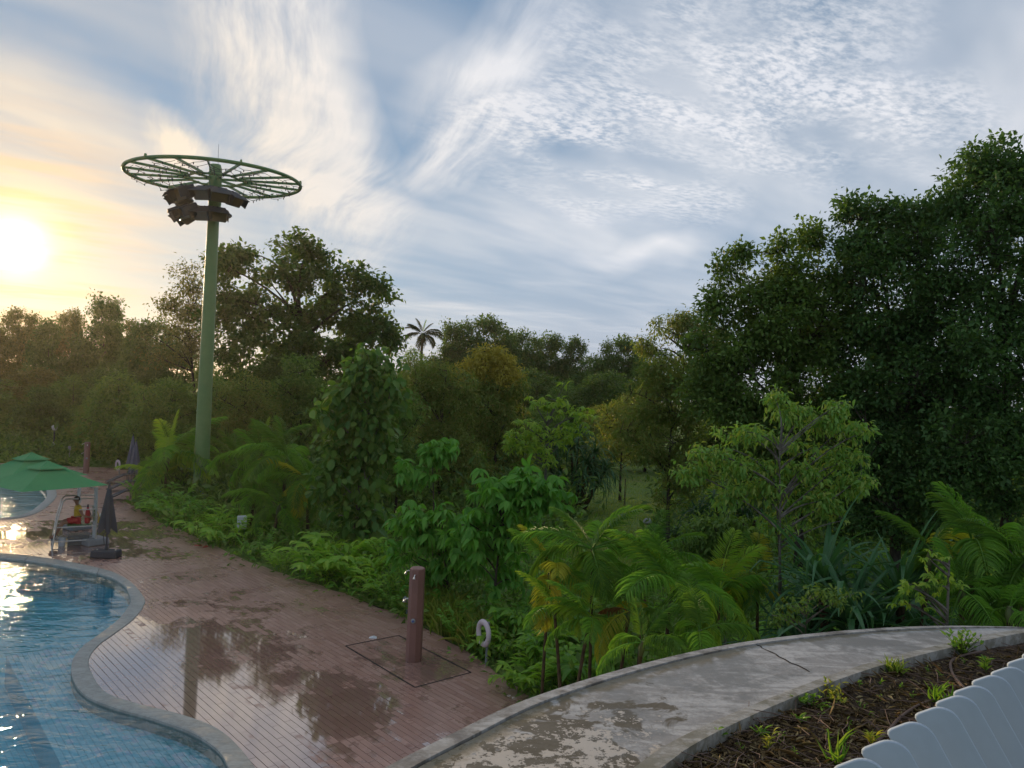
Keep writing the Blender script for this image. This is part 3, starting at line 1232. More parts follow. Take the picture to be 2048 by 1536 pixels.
e1 = inset(PATH_OUT, PATH_IN, 0.15)
e2 = inset(PATH_OUT, PATH_IN, 0.172)
k1 = inset(PATH_IN, PATH_OUT, 0.17)
terrace = bpy.data.objects.new("terrace_path", None)
COL.objects.link(terrace)
structure(terrace)
slab_o = strip("path_slab", e2, k1, -0.2, TZ, 'path', None, 0, terrace)[0]
_at = slab_o.data.attributes.new("across", 'FLOAT', 'POINT')
_at.data.foreach_set("value", [0.0, 0.0, 1.0, 1.0] * (len(slab_o.data.vertices) // 4))
for o in strip("edging_stone", PATH_OUT, e1, TZ - 0.35, TZ + 0.012, 'edging', 6, 0.02, terrace):
    pass
strip("gutter_slot", e1, e2, TZ - 0.35, TZ - 0.03, 'groove', None, 0, terrace)
strip("retaining_wall", inset(PATH_OUT, PATH_IN, 0.03), inset(PATH_OUT, PATH_IN, 0.14), -0.2, TZ - 0.352, 'edging', None, 0, terrace)
for o in strip("kerb_stone", inset(k1, PATH_IN, 0.003), PATH_IN, TZ - 0.4, TZ + 0.035, 'kerb', 9, 0.012, terrace):
    pass
# the joint and cracks across the path
for (u0, v0, u1, v1) in ((1500, 1283, 1618, 1345), ):
    a, b = G(u0, v0, TZ), G(u1, v1, TZ)
    pts = [a.lerp(b, t) + Vector((random.uniform(-.02, .02), random.uniform(-.02, .02), 0)) for t in np.linspace(0, 1, 12)]
    mb = MB()
    V, F = [], []
    for k, p in enumerate(pts):
        w = random.uniform(0.004, 0.012)
        V += [(p.x - w, p.y - w * .4, TZ + 0.004), (p.x + w, p.y + w * .4, TZ + 0.004)]
        if k:
            F.append((2 * k - 2, 2 * k - 1, 2 * k + 1, 2 * k))
    mb.add(V, F).build("crack", 'groove', terrace)

# planter bed: lumpy soil
SOIL_Z = TZ - 0.045


def soil_h(x, y):
    return SOIL_Z + 0.018 * math.sin(x * 3.1 + 1) * math.sin(y * 2.7) + 0.010 * math.sin(x * 9.1) * math.sin(y * 8.3 + 1)


inner = [p.copy() for p in PATH_IN]
NX = 60
V, F = [], []
n = len(inner)
for i, p in enumerate(inner):
    # towards the middle of the bend, behind and below the camera
    for j in range(NX):
        t = (j / (NX - 1)) ** 1.3
        q = p.lerp(Vector((3.2, -3.0, 0)), t)
        z = soil_h(q.x, q.y) - 0.012 * (j == 0)
        V.append((q.x, q.y, z))
for i in range(n - 1):
    for j in range(NX - 1):
        F.append((i * NX + j, i * NX + j + 1, (i + 1) * NX + j + 1, (i + 1) * NX + j))
structure(MB().add(V, F).build("planter_soil", 'soil', None, True))

# ------------------------------------------------------------------ floodlight mast
def floodlight_mast():
    base = G(399, 1013)
    Y = base.y
    root = thing("floodlight_mast", "tall green mast with a spoked wheel and black floodlights", "mast", base)
    htop = D(430, 330, Y).z
    zb, zt = 0.0, htop
    r0, r1 = 0.37, 0.25
    mb = MB()
    prof = [(0.62, 0.0), (0.62, 0.04), (r0, 0.041)]
    for k in range(9):
        t = k / 8
        prof.append((r0 + (r1 - r0) * t, 0.06 + (zt - 0.3) * t))
    mb.lathe(prof, 20)
    mb.build("pole", 'mast_green', root, True)
    for zc in (4.6, 9.6):
        r = r0 + (r1 - r0) * zc / zt + 0.012
        MB().lathe([(r, zc), (r + .004, zc + .02), (r + .004, zc + .08), (r, zc + .10)], 20).build("joint_collar", 'mast_green', root, True)
    # wheel
    zc = D(424, 358, Y).z
    R = 0.5 * 360 / FPX * Y * 0.915
    wheel = bpy.data.objects.new("wheel", None)
    wheel.location = (0, 0, zc)
    wheel.rotation_euler = (rad(2.4), rad(-0.5), 0)
    COL.objects.link(wheel)
    wheel.parent = root
    ring = lambda r, n=72: [(r * math.cos(2 * PI * i / n), r * math.sin(2 * PI * i / n), 0) for i in range(n)]
    MB().tube(ring(R), 0.085, 8, True).build("outer_ring", 'mast_green', wheel, True)
    hexr = R * 0.36
    MB().tube([(hexr * math.cos(PI / 3 * i + .3), hexr * math.sin(PI / 3 * i + .3), -0.03) for i in range(6)], 0.06, 6, True).build("inner_ring", 'mast_green', wheel)
    ns = 18
    for i in range(ns):
        a = 2 * PI * i / ns + 0.12
        r_in = 0.2 if i % 3 == 0 else hexr * 0.92
        d = Vector((math.cos(a), math.sin(a), 0))
        mb = MB()
        Rm = Matrix.Rotation(a, 3, 'Z')
        L = R - r_in
        mb.box(d * (r_in + L / 2), (L, 0.065, 0.11), Rm)
        if i % 3 == 0:
            mb.box(d * (R + 0.04) + Vector((0, 0, 0.10)), (0.12, 0.08, 0.14), Rm, 0.7)
        mb.build("spoke", 'mast_green', wheel)
    MB().lathe([(0.26, -1.4), (0.30, -1.2), (0.30, 0.5), (0.24, 0.7), (0.10, 0.72)], 16).build("hub", 'mast_green', wheel, True)
    MB().tube([(0.12, 0, 0.6), (0.12, 0, 1.7)], [0.014, 0.008], 6).build("antenna", 'grey_metal', wheel)
    rr = random.Random(3)
    for i in range(ns):                              # sagging strings of lamps between the spokes
        a0 = 2 * PI * i / ns + 0.12
        da = 2 * PI / ns
        mb = MB()
        for q in range(4):
            ra = hexr * 1.15 + (R - hexr) * (0.12 + 0.24 * q) * 0.95
            rb = ra + rr.uniform(-0.5, 0.5)
            pts = []
            for k in range(6):
                t = k / 5
                r = ra + (rb - ra) * t + rr.uniform(-.16, .16) * (0 < k < 5)
                a = a0 + da * t
                pts.append((r * math.cos(a), r * math.sin(a), -0.12 - 0.22 * math.sin(PI * t) * rr.uniform(.2, 1)))
            mb.tube(pts, 0.013, 4)
            for k in (1, 3):
                mb.box(Vector(pts[k]) - Vector((0, 0, .05)), (0.035, 0.035, 0.09))
        stuff(mb.build("cable_string", 'cord', wheel))
    # floodlights on two brackets
    view = math.atan2(-base.y, -base.x)               # towards the camera
    lights = []
    for rowi, (zr, spread) in enumerate(((D(424, 398, Y).z, 1.35), (D(424, 434, Y).z, 1.15))):
        MB().tube([(0.8 * math.cos(2 * PI * k / 24), 0.8 * math.sin(2 * PI * k / 24), zr + 0.15) for k in range(24)], 0.05, 6, True).build("bracket_ring", 'black_metal', root)
        for k, da in enumerate((-1.95, -1.45, -0.95, -0.4, 0.15, 0.75)):
            if rowi == 1 and k == 5:
                continue
            lights.append((view + da, zr, spread * (1.15 if k < 3 else 0.85)))
    for (a, zr, spread) in lights:
        d = Vector((math.cos(a), math.sin(a), 0))
        tilt = rad(30)
        Rm = Matrix.Rotation(a + random.uniform(-.12, .12), 3, 'Z') @ Matrix.Rotation(tilt + random.uniform(-.08, .12), 3, 'Y')
        c = d * (spread) + Vector((0, 0, zr + random.uniform(-.05, .05)))
        mb = MB()
        mb.box(c, (0.60, 0.86, 0.58), Rm, 1.0, 0.05)
        f = mb.build("floodlight", 'black_metal', root)
        mb = MB()
        mb.box(c + Rm @ Vector((0.40, 0, 0.285)), (0.55, 0.9, 0.035), Rm)
        mb.build("visor", 'black_metal', f)
        for sy in (-1, 1):
            MB().box(c + Rm @ Vector((0.38, 0.435 * sy, 0.06)), (0.46, 0.025, 0.40), Rm).build("side_shade", 'black_metal', f)
        MB().tube([c + Rm @ Vector((-0.1, 0, 0.3)), d * 0.2 + Vector((0, 0, zr + 0.35))], 0.05, 6).build("arm", 'black_metal', f)
        MB().box(c + Rm @ Vector((0.306, 0, -0.02)), (0.012, 0.74, 0.46), Rm).build("lens", 'lens_glass', f)
    dc = (Vector((0, 0, CAMZ)) - base)
    dc.z = 0
    dc.normalize()
    s_ = Vector((-dc.y, dc.x, 0))
    p = dc * 0.40 + s_ * 0.12 + Vector((0, 0, 0.62))
    MB().box(p, (0.02, 0.32, 0.36), Matrix.Rotation(math.atan2(dc.y, dc.x), 3, 'Z')).build("notice_plate", 'blue_sign', root)


floodlight_mast()


# ------------------------------------------------------------------ showers and lifebuoys
def shower_post(loc, label, rz, h=2.1, detail=True):
    root = thing("shower_post", label, "shower", loc, rz, "brown shower posts on the deck")
    r0, r1 = 0.188, 0.178
    MB().lathe([(r0, 0.004), (r1, h - 0.025), (r1 - 0.012, h - 0.01), (r1 - 0.03, h)], 8, R=Matrix.Rotation(PI / 8, 3, 'Z')).build("post", 'post_brown', root)
    ap = r0 * math.cos(PI / 8)
    MB().lathe([(0.055, 0), (0.055, 0.02), (0.045, 0.03)], 16, (0, -ap - 0.005, 0.94), Matrix.Rotation(PI / 2, 3, 'X')).build("push_button", 'grey_metal', root, True)
    MB().lathe([(0.022, 0), (0.022, 0.012), (0.015, 0.02)], 10, (0, -ap - 0.036, 0.94), Matrix.Rotation(PI / 2, 3, 'X')).build("button_cap", 'blue_sign', root, True)
    for k, (ang, z) in enumerate(((0, h - 0.16), (-PI / 2, h - 0.12), (-PI / 2, h * 0.64)  )):
        Rz = Matrix.Rotation(ang, 3, 'Z')
        mb = MB()
        mb.tube([Rz @ Vector((0, -ap * .95, z + 0.03)), Rz @ Vector((0, -ap - 0.05, z + 0.035)), Rz @ Vector((0, -ap - 0.085, z))], 0.014, 8)
        mb.lathe([(0.018, 0.0), (0.034, -0.05), (0.030, -0.056)], 10, Rz @ Vector((0, -ap - 0.088, z + 0.005)), Rz @ Matrix.Rotation(rad(-25), 3, 'X'))
        mb.build("shower_head", 'steel', root, True)
    return root


shower_post(G(827, 1320), "brown octagonal shower post standing inside the square drain slot", rad(-8), D(836, 1135, G(827, 1320).y).z)
sb = G(172, 946)
shower_post(sb, "small far brown shower post behind the green parasols", rad(30), D(171, 884, sb.y).z)


def lifebuoy(base, ztop, label, rz, R):
    """a ring on a leaning post"""
    root = thing("lifebuoy_stand", label, "lifebuoy stand", base, rz, "lifebuoys on posts along the deck")
    MB().tube([(0, 0, -0.06), (0.0, 0.015, ztop - 0.05)], 0.032, 10).build("post", 'base_grey', root, True)
    MB().tube([(0, 0.0, ztop - 0.06), (0, -0.13, ztop - 0.03)], 0.02, 8).build("hook", 'base_grey', root, True)
    zc = ztop - R + 0.02
    n, k = 32, 10
    V, F = [], []
    for i in range(n):
        a = 2 * PI * i / n
        for j in range(k):
            b = 2 * PI * j / k
            rr = R * 0.80 + R * 0.22 * math.cos(b)
            V.append((rr * math.cos(a), -0.10 + 0.055 * math.sin(b), zc + rr * math.sin(a)))
    for i in range(n):
        for j in range(k):
            F.append((i * k + j, ((i + 1) % n) * k + j, ((i + 1) % n) * k + (j + 1) % k, i * k + (j + 1) % k))
    MB().add(V, F).build("ring", 'buoy', root, True)
    return root


b0 = G(972, 1332, -0.05)
lifebuoy(b0, D(983, 1236, b0.y).z, "pale pink lifebuoy on a grey post at the deck edge", rad(-60), 0.305)
b1 = G(238, 950, -0.05)
lifebuoy(b1, D(234, 918, b1.y).z, "distant lifebuoy on its post behind the sun loungers", rad(-40), 0.34)


# ------------------------------------------------------------------ parasols
def canopy(mb, half, z_edge, z_top, cut, sub=8, sag=0.05, top=False):
    """four sides of a square canopy with a slight sag; cut: inner radius fraction"""
    V, F = [], []
    cs = [(-1, -1), (1, -1), (1, 1), (-1, 1)]
    for s_ in range(4):
        a, b = cs[s_], cs[(s_ + 1) % 4]
        o = len(V)
        for i in range(sub + 1):
            t = i / sub
            k = 1 - t * (1 - cut)
            for j in range(sub + 1):
                w = j / sub
                x = (a[0] + (b[0] - a[0]) * w) * half * k
                y = (a[1] + (b[1] - a[1]) * w) * half * k
                e = math.sin(PI * w)
                z = z_edge + (z_top - z_edge) * t - sag * math.sin(PI * min(1, t * 1.0)) * 0.9 - 0.02 * e
                kk = 1 - 0.035 * e * (1 - t)
                V.append((x * kk, y * kk, z))
        for i in range(sub):
            for j in range(sub):
                p = o + i * (sub + 1) + j
                F.append((p, p + 1, p + sub + 2, p + sub + 1))
    mb.add(V, F)


def green_parasol(center, rz, post, label):
    root = thing("cantilever_parasol", label, "parasol", (center.x, center.y, 0), rz, "green cantilever parasols")
    inv = Matrix.Rotation(-rz, 3, 'Z')
    p = inv @ Vector((post.x - center.x, post.y - center.y, 0))
    mb = MB()
    canopy(mb, 1.46, 2.2, 2.80, 0.22)
    cn = mb.build("canopy", 'canvas_green', root, True)
    mb = MB()
    canopy(mb, 0.50, 2.79, 3.05, 0.02, 5, 0.02)
    mb.build("vent_cap", 'canvas_green', cn, True)
    for (x, y) in ((-1, -1), (1, -1), (1, 1), (-1, 1)):
        MB().tube([(0, 0, 2.74), (x * 1.44, y * 1.44, 2.185)], 0.014, 6).build("rib", 'pole_pale', root)
    MB().tube([(p.x, p.y, 0.2), (p.x, p.y, 2.08)], 0.062, 10).build("post", 'pole_pale', root, True)
    MB().tube([(p.x, p.y, 2.04), (p.x * .6, p.y * .6, 2.22), (0, 0, 2.60)], 0.04, 8).build("arm", 'pole_pale', root, True)
    MB().box((p.x, p.y, 0.12), (0.78, 0.78, 0.235), None, 0.96, 0.03).build("base_block", 'base_grey', root)
    MB().box((p.x, p.y, 1.15), (0.16, 0.12, 0.2), None, 1, 0.02).build("crank_box", 'pole_pale', root)
    return root


C0, C1 = G(218, 970, 2.2), G(42, 984, 2.2)
ed = (C0 - C1)
erz = math.atan2(ed.y, ed.x)
cen1 = (C0 + C1) / 2 + Vector((-ed.y, ed.x, 0)).normalized() * 1.46
green_parasol(cen1, erz, G(187, 1088), "green parasol with the lifeguard chair under it, nearer of two")
cen2 = Vector(((80 - 1024) / 1500 * 29.2 - 0.3, 29.4, 0))
green_parasol(cen2, erz, cen2 + Vector((1.6, 0.6, 0)), "green parasol partly hidden behind the nearer green one")


def closed_parasol(loc, h, label, mat, base=True, zl=0.9, rz=0.4):
    root = thing("closed_parasol", label, "parasol", loc, rz, "furled grey parasols")
    MB().tube([(0, 0, 0.02), (0, 0, h)], 0.024, 8).build("pole", 'black_metal', root, True)
    V, F = [], []
    n, m = 24, 9
    rr = random.Random(int(h * 1000))
    for i in range(m):
        t = i / (m - 1)
        z = h - 0.04 - (h - zl) * t
        r = 0.03 + 0.22 * t ** 0.75
        for j in range(n):
            a = 2 * PI * j / n
            pleat = 1 + 0.38 * math.cos(6 * a) * t
            dz = -0.10 * math.cos(6 * a) * (t == 1)
            V.append((r * pleat * math.cos(a), r * pleat * math.sin(a), z + dz))
    for i in range(m - 1):
        for j in range(n):
            j2 = (j + 1) % n
            F.append((i * n + j, i * n + j2, (i + 1) * n + j2, (i + 1) * n + j))
    MB().add(V, F).build("folded_canopy", mat, root, True)
    MB().lathe([(0.03, h - 0.02), (0.026, h + 0.05), (0.005, h + 0.08)], 10).build("finial", 'black_metal', root, True)
    if base:
        MB().box((0, 0, 0.12), (0.86, 0.5, 0.235), None, 0.97, 0.03).build("base_block", 'canvas_grey', root)
        for x in (-0.3, 0.3):
            MB().lathe([(0.03, 0), (0.03, 0.02), (0.02, 0.025)], 8, (x, 0, 0.236)).build("base_bolt", 'steel', root)
        MB().lathe([(0.06, 0.2), (0.06, 0.27), (0.04, 0.42), (0.03, 0.43)], 10).build("pole_sleeve", 'black_metal', root, True)
    MB().tube([(0.02, 0.0, 1.0), (-0.10, -0.05, 0.75), (-0.06, -0.05, 0.45)], 0.012, 5).build("tie_cord", 'cord', root)
    return root


pb = G(212, 1114)
closed_parasol(pb, D(218, 967, pb.y).z, "charcoal furled parasol on a dark block base near the pool", 'canvas_grey', True, 0.95, erz - 0.9)
p1 = G(268, 975)
closed_parasol(p1, 2.6, "slate furled parasol beside the sun loungers, in front of another", 'canvas_slate', False, 0.9)
p2 = G(262, 962)
closed_parasol(p2, 2.7, "slate furled parasol beside the sun loungers, farther of the pair", 'canvas_slate', False, 0.9)


# ------------------------------------------------------------------ sun loungers
def lounger(loc, rz, label):
    root = thing("sun_lounger", label, "sun lounger", loc, rz, "dark sun loungers by the planting")
    for sy in (-1, 1):
        y = 0.31 * sy
        MB().tube([(0.95, y, 0.50), (0.55, y, 0.52), (-0.05, y, 0.50)], 0.028, 6).build("side_rail", 'black_metal', root)
        MB().tube([(-0.05, y, 0.50), (-0.25, y, 0.42), (-0.98, y, 0.06)], 0.028, 6).build("front_rail", 'black_metal', root)
        for x in (0.80, 0.15):
            MB().tube([(x, y, 0.0), (x - 0.04, y, 0.5)], 0.024, 6).build("leg", 'black_metal', root)
        MB().tube([(0.80, y, 0.09), (0.15, y, 0.09)], 0.018, 6).build("foot_rail", 'black_metal', root)
    MB().box((0.45, 0, 0.515), (0.98, 0.60, 0.03), None, 1, 0.01).build("seat_sling", 'sling', root)
    Rm = Matrix.Rotation(-math.atan2(0.40, 0.86), 3, 'Y')
    MB().box((-0.52, 0, 0.30), (0.92, 0.60, 0.03), Rm, 1, 0.01).build("sloping_sling", 'sling', root)
    return root


for (u, v, lab) in ((256, 999, "dark sun lounger nearest the camera of three by the palms"),
                    (254, 981, "dark sun lounger in the middle of three by the palms"),
                    (250, 966, "dark sun lounger farthest of three, beside the furled parasols")):
    lounger(G(u, v), rad(35), lab)


# ------------------------------------------------------------------ lifeguard chair, its things and the lifeguard
ch = G(150, 1089)
CRZ = rad(33)
CR = Matrix.Rotation(CRZ, 3, 'Z')


def on_chair(x, y, z=0.0):
    return ch + CR @ Vector((x, y, z))


def lifeguard_chair():
    root = thing("lifeguard_chair", "tubular steel lifeguard chair with a green seat under the parasol", "chair", ch, CRZ)
    for sy in (-1, 1):
        y = 0.42 * sy
        MB().tube([(-0.72, y, 0.0), (-0.60, y, 1.0), (-0.46, y, 1.62), (-0.36, y, 1.72), (0.02, y, 1.72)], 0.026, 8).build("front_leg", 'steel', root, True)
        MB().tube([(0.62, y, 0.0), (0.60, y, 1.62), (0.54, y, 1.72), (0.1, y, 1.72)], 0.026, 8).build("rear_leg", 'steel', root, True)
        for z, xa, xb in ((0.22, -0.68, 0.61), (0.72, -0.63, 0.6), (1.32, 0.05, 0.6)):
            MB().tube([(xa, y, z), (xb, y, z)], 0.02, 8).build("side_rail", 'steel', root, True)
    for x, z in ((-0.69, 0.25), (-0.66, 0.5), (0.61, 0.25), (0.60, 0.72), (0.59, 1.35), (0.56, 1.66)):
        MB().tube([(x, -0.42, z), (x, 0.42, z)], 0.02, 8).build("cross_bar", 'steel', root, True)
    for k in range(5):
        MB().box((-0.22 + k * 0.155, 0, 0.755), (0.14, 0.80, 0.028), None, 1, 0.008).build("seat_slat", 'seat_green', root)
    for k in range(3):
        MB().box((0.54, 0, 0.95 + k * 0.16), (0.028, 0.80, 0.13), None, 1, 0.008).build("back_slat", 'seat_green', root)
    MB().box((-0.66, 0, 0.27), (0.24, 0.8, 0.025), None, 1, 0.006).build("foot_board", 'base_grey', root)
    return root


lifeguard_chair()


def skinned(name, verts, edges, radii, mat, parent=None, loc=(0, 0, 0), rz=0, sub=2, rootv=0):
    me = bpy.data.meshes.new(name)
    me.from_pydata(verts, edges, [])
    o = bpy.data.objects.new(name, me)
    COL.objects.link(o)
    me.materials.append(MAT[mat])
    md = o.modifiers.new("skin", 'SKIN')
    md.use_smooth_shade = True
    sv = me.skin_vertices[0].data
    for i, r in enumerate(radii):
        sv[i].radius = (r, r) if not hasattr(r, '__len__') else r
        sv[i].use_root = (i == rootv)
    s2 = o.modifiers.new("sub", 'SUBSURF')
    s2.levels = s2.render_levels = sub
    o.location = loc
    o.rotation_euler = (0, 0, rz)
    if parent:
        o.parent = parent
    return o


def chain(V, E, R, start, pts):
    """append a chain of (x,y,z,r) from vertex index start"""
    prev = start
    for (x, y, z, r) in pts:
        V.append((x, y, z))
        R.append(r)
        if prev is not None:
            E.append((prev, len(V) - 1))
        prev = len(V) - 1
    return prev


def lifeguard():
    # sits on the seat facing -x, legs stretched forward and down to the foot board
    root = thing("person", "lifeguard in a yellow shirt and red shorts sitting on the steel chair", "person", on_chair(0.03, 0.0, 0.0), CRZ)
    V, E, R = [(0.02, 0, 0.90)], [], [0.145]
    ch_ = chain(V, E, R, 0, [(0.03, 0, 1.06, 0.135), (0.02, 0, 1.22, 0.15), (0.0, 0, 1.35, 0.14)])
    nk = chain(V, E, R, ch_, [(-0.02, 0, 1.44, 0.06), (-0.035, 0, 1.50, 0.055)])
    chain(V, E, R, nk, [(-0.045, 0, 1.56, 0.085), (-0.055, 0, 1.635, 0.098), (-0.05, 0, 1.70, 0.07)])
    for sy in (-1, 1):
        sh = chain(V, E, R, ch_, [(0.0, 0.17 * sy, 1.36, 0.062)])
        if sy > 0:
            hand = chain(V, E, R, sh, [(0.05, 0.24 * sy, 1.22, 0.05), (0.06, 0.27 * sy, 1.08, 0.044), (-0.08, 0.24 * sy, 0.99, 0.038), (-0.19, 0.20 * sy, 0.93, 0.028), (-0.25, 0.18 * sy, 0.91, 0.03)])
            fd = Vector((-0.9, -0.2 * sy, -0.25))
        else:
            hand = chain(V, E, R, sh, [(0.09, 0.25 * sy, 1.22, 0.05), (0.15, 0.29 * sy, 1.09, 0.044), (0.28, 0.31 * sy, 1.04, 0.038), (0.37, 0.31 * sy, 1.02, 0.028), (0.43, 0.31 * sy, 1.01, 0.03)])
            fd = Vector((0.9, -0.1 * sy, -0.3))
        h0 = Vector(V[hand])
        fd.normalize()
        side = fd.cross(Vector((0, 0, 1))).normalized()
        for k, (off, L) in enumerate(((-0.028, 0.066), (-0.010, 0.078), (0.010, 0.074), (0.028, 0.058))):
            a = h0 + side * off + fd * 0.035
            b = a + fd * L * 0.55 + Vector((0, 0, -0.008))
            c = b + (fd * 0.6 + Vector((0, 0, -0.8))).normalized() * L * 0.5
            chain(V, E, R, hand, [(*a, 0.0105), (*b, 0.0095), (*c, 0.008)])
        th = h0 - fd * 0.03 + side * (-0.03 * sy)
        chain(V, E, R, hand, [(*(th + side * (-0.018 * sy)), 0.011), (*(th + side * (-0.03 * sy) + fd * 0.045), 0.009)])
        hip = chain(V, E, R, 0, [(-0.02, 0.10 * sy, 0.87, 0.10)])
        kx, kz = (-0.42, 0.86) if sy > 0 else (-0.44, 0.83)
        ank = chain(V, E, R, hip, [(-0.22, 0.12 * sy, 0.88, 0.085), (kx, 0.14 * sy, kz, 0.062), (-0.55, 0.14 * sy, 0.64, 0.058), (-0.66, 0.13 * sy, 0.40, 0.040), (-0.70, 0.13 * sy, 0.335, 0.038)])
        chain(V, E, R, ank, [(-0.76, 0.13 * sy, 0.315, 0.034), (-0.85, 0.14 * sy, 0.305, 0.026)])
    body = skinned("body", V, E, R, 'skin', root)
    # face
    for sy in (-1, 1):
        MB().lathe([(0.002, -0.012), (0.011, -0.006), (0.013, 0), (0.011, .006), (0.002, .012)], 8, (-0.143, 0.034 * sy, 1.632)).build("eye", 'hair', root)
        MB().lathe([(0.004, -0.03), (0.016, -0.015), (0.018, 0.01), (0.005, 0.03)], 8, (-0.045, 0.094 * sy, 1.615)).build("ear", 'skin', root, True)
    MB().add([(-0.145, 0, 1.64), (-0.14, 0.016, 1.592), (-0.14, -0.016, 1.592), (-0.172, 0, 1.598)], [(0, 1, 3), (0, 3, 2), (1, 2, 3)]).build("nose", 'skin', root)
    MB().box((-0.140, 0, 1.565), (0.012, 0.045, 0.010)).build("mouth", 'red', root)
    # hair
    Vh, Fh = [], []
    n, m = 14, 7
    for i in range(m):
        ph = PI * 0.62 * i / (m - 1)
        for j in range(n):
            a = 2 * PI * j / n
            front = math.cos(a) < -0.35
            pz = math.cos(ph * (0.68 if front else 1.0))
            pr = math.sin(ph * (0.68 if front else 1.0))
            Vh.append((-0.045 + 0.112 * pr * math.cos(a) + 0.006, 0.108 * pr * math.sin(a), 1.645 + 0.112 * pz))
    for i in range(m - 1):
        for j in range(n):
            Fh.append((i * n + j, i * n + (j + 1) % n, (i + 1) * n + (j + 1) % n, (i + 1) * n + j))
    MB().add(Vh, Fh).build("hair", 'hair', root, True)
    # shirt
    V, E, R = [(0.025, 0, 0.95)], [], [0.155]
    c2 = chain(V, E, R, 0, [(0.03, 0, 1.08, 0.15), (0.02, 0, 1.22, 0.165), (0.0, 0, 1.36, 0.15)])
    chain(V, E, R, c2, [(-0.02, 0, 1.435, 0.075)])
    for sy in (-1, 1):
        chain(V, E, R, c2, [(0.0, 0.17 * sy, 1.365, 0.075), ((0.05 if sy > 0 else 0.08), 0.235 * sy, 1.25, 0.066)])
    skinned("shirt", V, E, R, 'yellow', root)
    V, E, R = [(0.02, 0, 0.90)], [], [0.16]
    for sy in (-1, 1):
        chain(V, E, R, 0, [(-0.02, 0.10 * sy, 0.875, 0.115), (-0.20, 0.12 * sy, 0.885, 0.10), (-0.36, 0.135 * sy, 0.872, 0.088)])
    skinned("shorts", V, E, R, 'red', root)


lifeguard()

# things on and round the chair
t = thing("rescue_tube", "red rescue float standing on the lifeguard chair seat", "rescue float", on_chair(0.34, -0.2, 0.772), CRZ)
MB().lathe([(0.02, 0.0), (0.085, 0.03), (0.095, 0.18), (0.075, 0.42), (0.035, 0.58), (0.02, 0.62)], 14).build("float_body", 'red', t, True)
MB().lathe([(0.03, 0.60), (0.03, 0.68), (0.015, 0.70)], 10).build("tip", 'black_metal', t, True)
MB().tube([(0.08, 0, 0.4), (0.12, 0.02, 0.25), (0.10, 0.03, 0.1)], 0.012, 5).build("strap", 'cord', t)
t = thing("bag", "yellow bag slung on the back of the lifeguard chair", "bag", on_chair(0.80, -0.16, 0.72), CRZ)
MB().box((0, 0, 0.17), (0.24, 0.38, 0.32), None, 0.82, 0.07).build("bag_body", 'yellow', t, True)
MB().box((0.0, 0, 0.335), (0.2, 0.3, 0.09), None, 0.8, 0.03).build("white_towel", 'box_white', t, True)
MB().tube([(-0.1, -.14, 0.3), (-0.17, -.1, 0.52), (-0.19, 0, 0.60), (-0.17, .1, 0.52), (-0.1, .14, 0.3)], 0.014, 6).build("strap", 'yellow', t, True)
t = thing("crate", "dark crate on the deck under the lifeguard chair", "crate", on_chair(0.1, 0.05), CRZ)
mb = MB()
for k in range(4):
    z = 0.05 + k * 0.09
    mb.box((0, -0.24, z), (0.66, 0.02, 0.075))
    mb.box((0, 0.24, z), (0.66, 0.02, 0.075))
    mb.box((-0.32, 0, z), (0.02, 0.46, 0.075))
    mb.box((0.32, 0, z), (0.02, 0.46, 0.075))
mb.build("slatted_side", 'box_grey', t)
MB().box((0, 0, 0.015), (0.63, 0.45, 0.022)).build("bottom", 'box_grey', t)
MB().box((0, 0, 0.36), (0.68, 0.5, 0.03), None, 1, 0.008).build("lid", 'box_grey', t)
t = thing("bucket", "small white bucket beside the crate under the chair", "bucket", on_chair(-0.42, -0.1), 0)
MB().lathe([(0.10, 0.003), (0.13, 0.26), (0.14, 0.265), (0.14, 0.285), (0.12, 0.285), (0.095, 0.03)], 16).build("pail", 'box_white', t, True)
MB().tube([(0.135, 0, 0.26), (0.12, 0.06, 0.33), (0, 0.1, 0.38), (-0.12, .06, .33), (-0.135, 0, 0.26)], 0.006, 5).build("handle", 'steel', t, True)

# slippers and a scrap on the deck
for (u, v, a, lab) in ((396, 1091, 0.3, "red slipper on the deck edge, nearer the mast of a pair"), (411, 1094, 1.2, "red slipper on the deck edge, farther from the mast of a pair")):
    t = thing("slipper", lab, "slipper", G(u, v) + Vector((0, 0, 0.003)), a, "red slippers on the deck")
    mb = MB()
    pts = [(0.14 * math.cos(q) * (1 if math.cos(q) > 0 else 0.95), 0.052 * math.sin(q) * (1.1 if math.cos(q) > 0 else 0.85)) for q in np.linspace(0, 2 * PI, 18, endpoint=False)]
    mb.prism(pts, 0.0, 0.02).build("sole", 'red', t)
    MB().tube([(0.02, -0.05, 0.02), (0.05, 0, 0.055), (0.02, 0.05, 0.02)], 0.011, 6).build("strap", 'red', t, True)
tp = G(746, 1276)
mb = MB()
mb.add([(-.09, -.05, .004), (.1, -.06, .006), (.09, .05, .02), (.01, .06, .045), (-.1, .04, .012), (.0, .0, .05)], [(0, 1, 5), (1, 2, 5), (2, 3, 5), (3, 4, 5), (4, 0, 5), (4, 3, 2, 1, 0)])
o = mb.build("paper_scrap", 'box_white')
o.location = tp
tag(o, "crumpled white scrap lying beside the square drain slot", "litter")


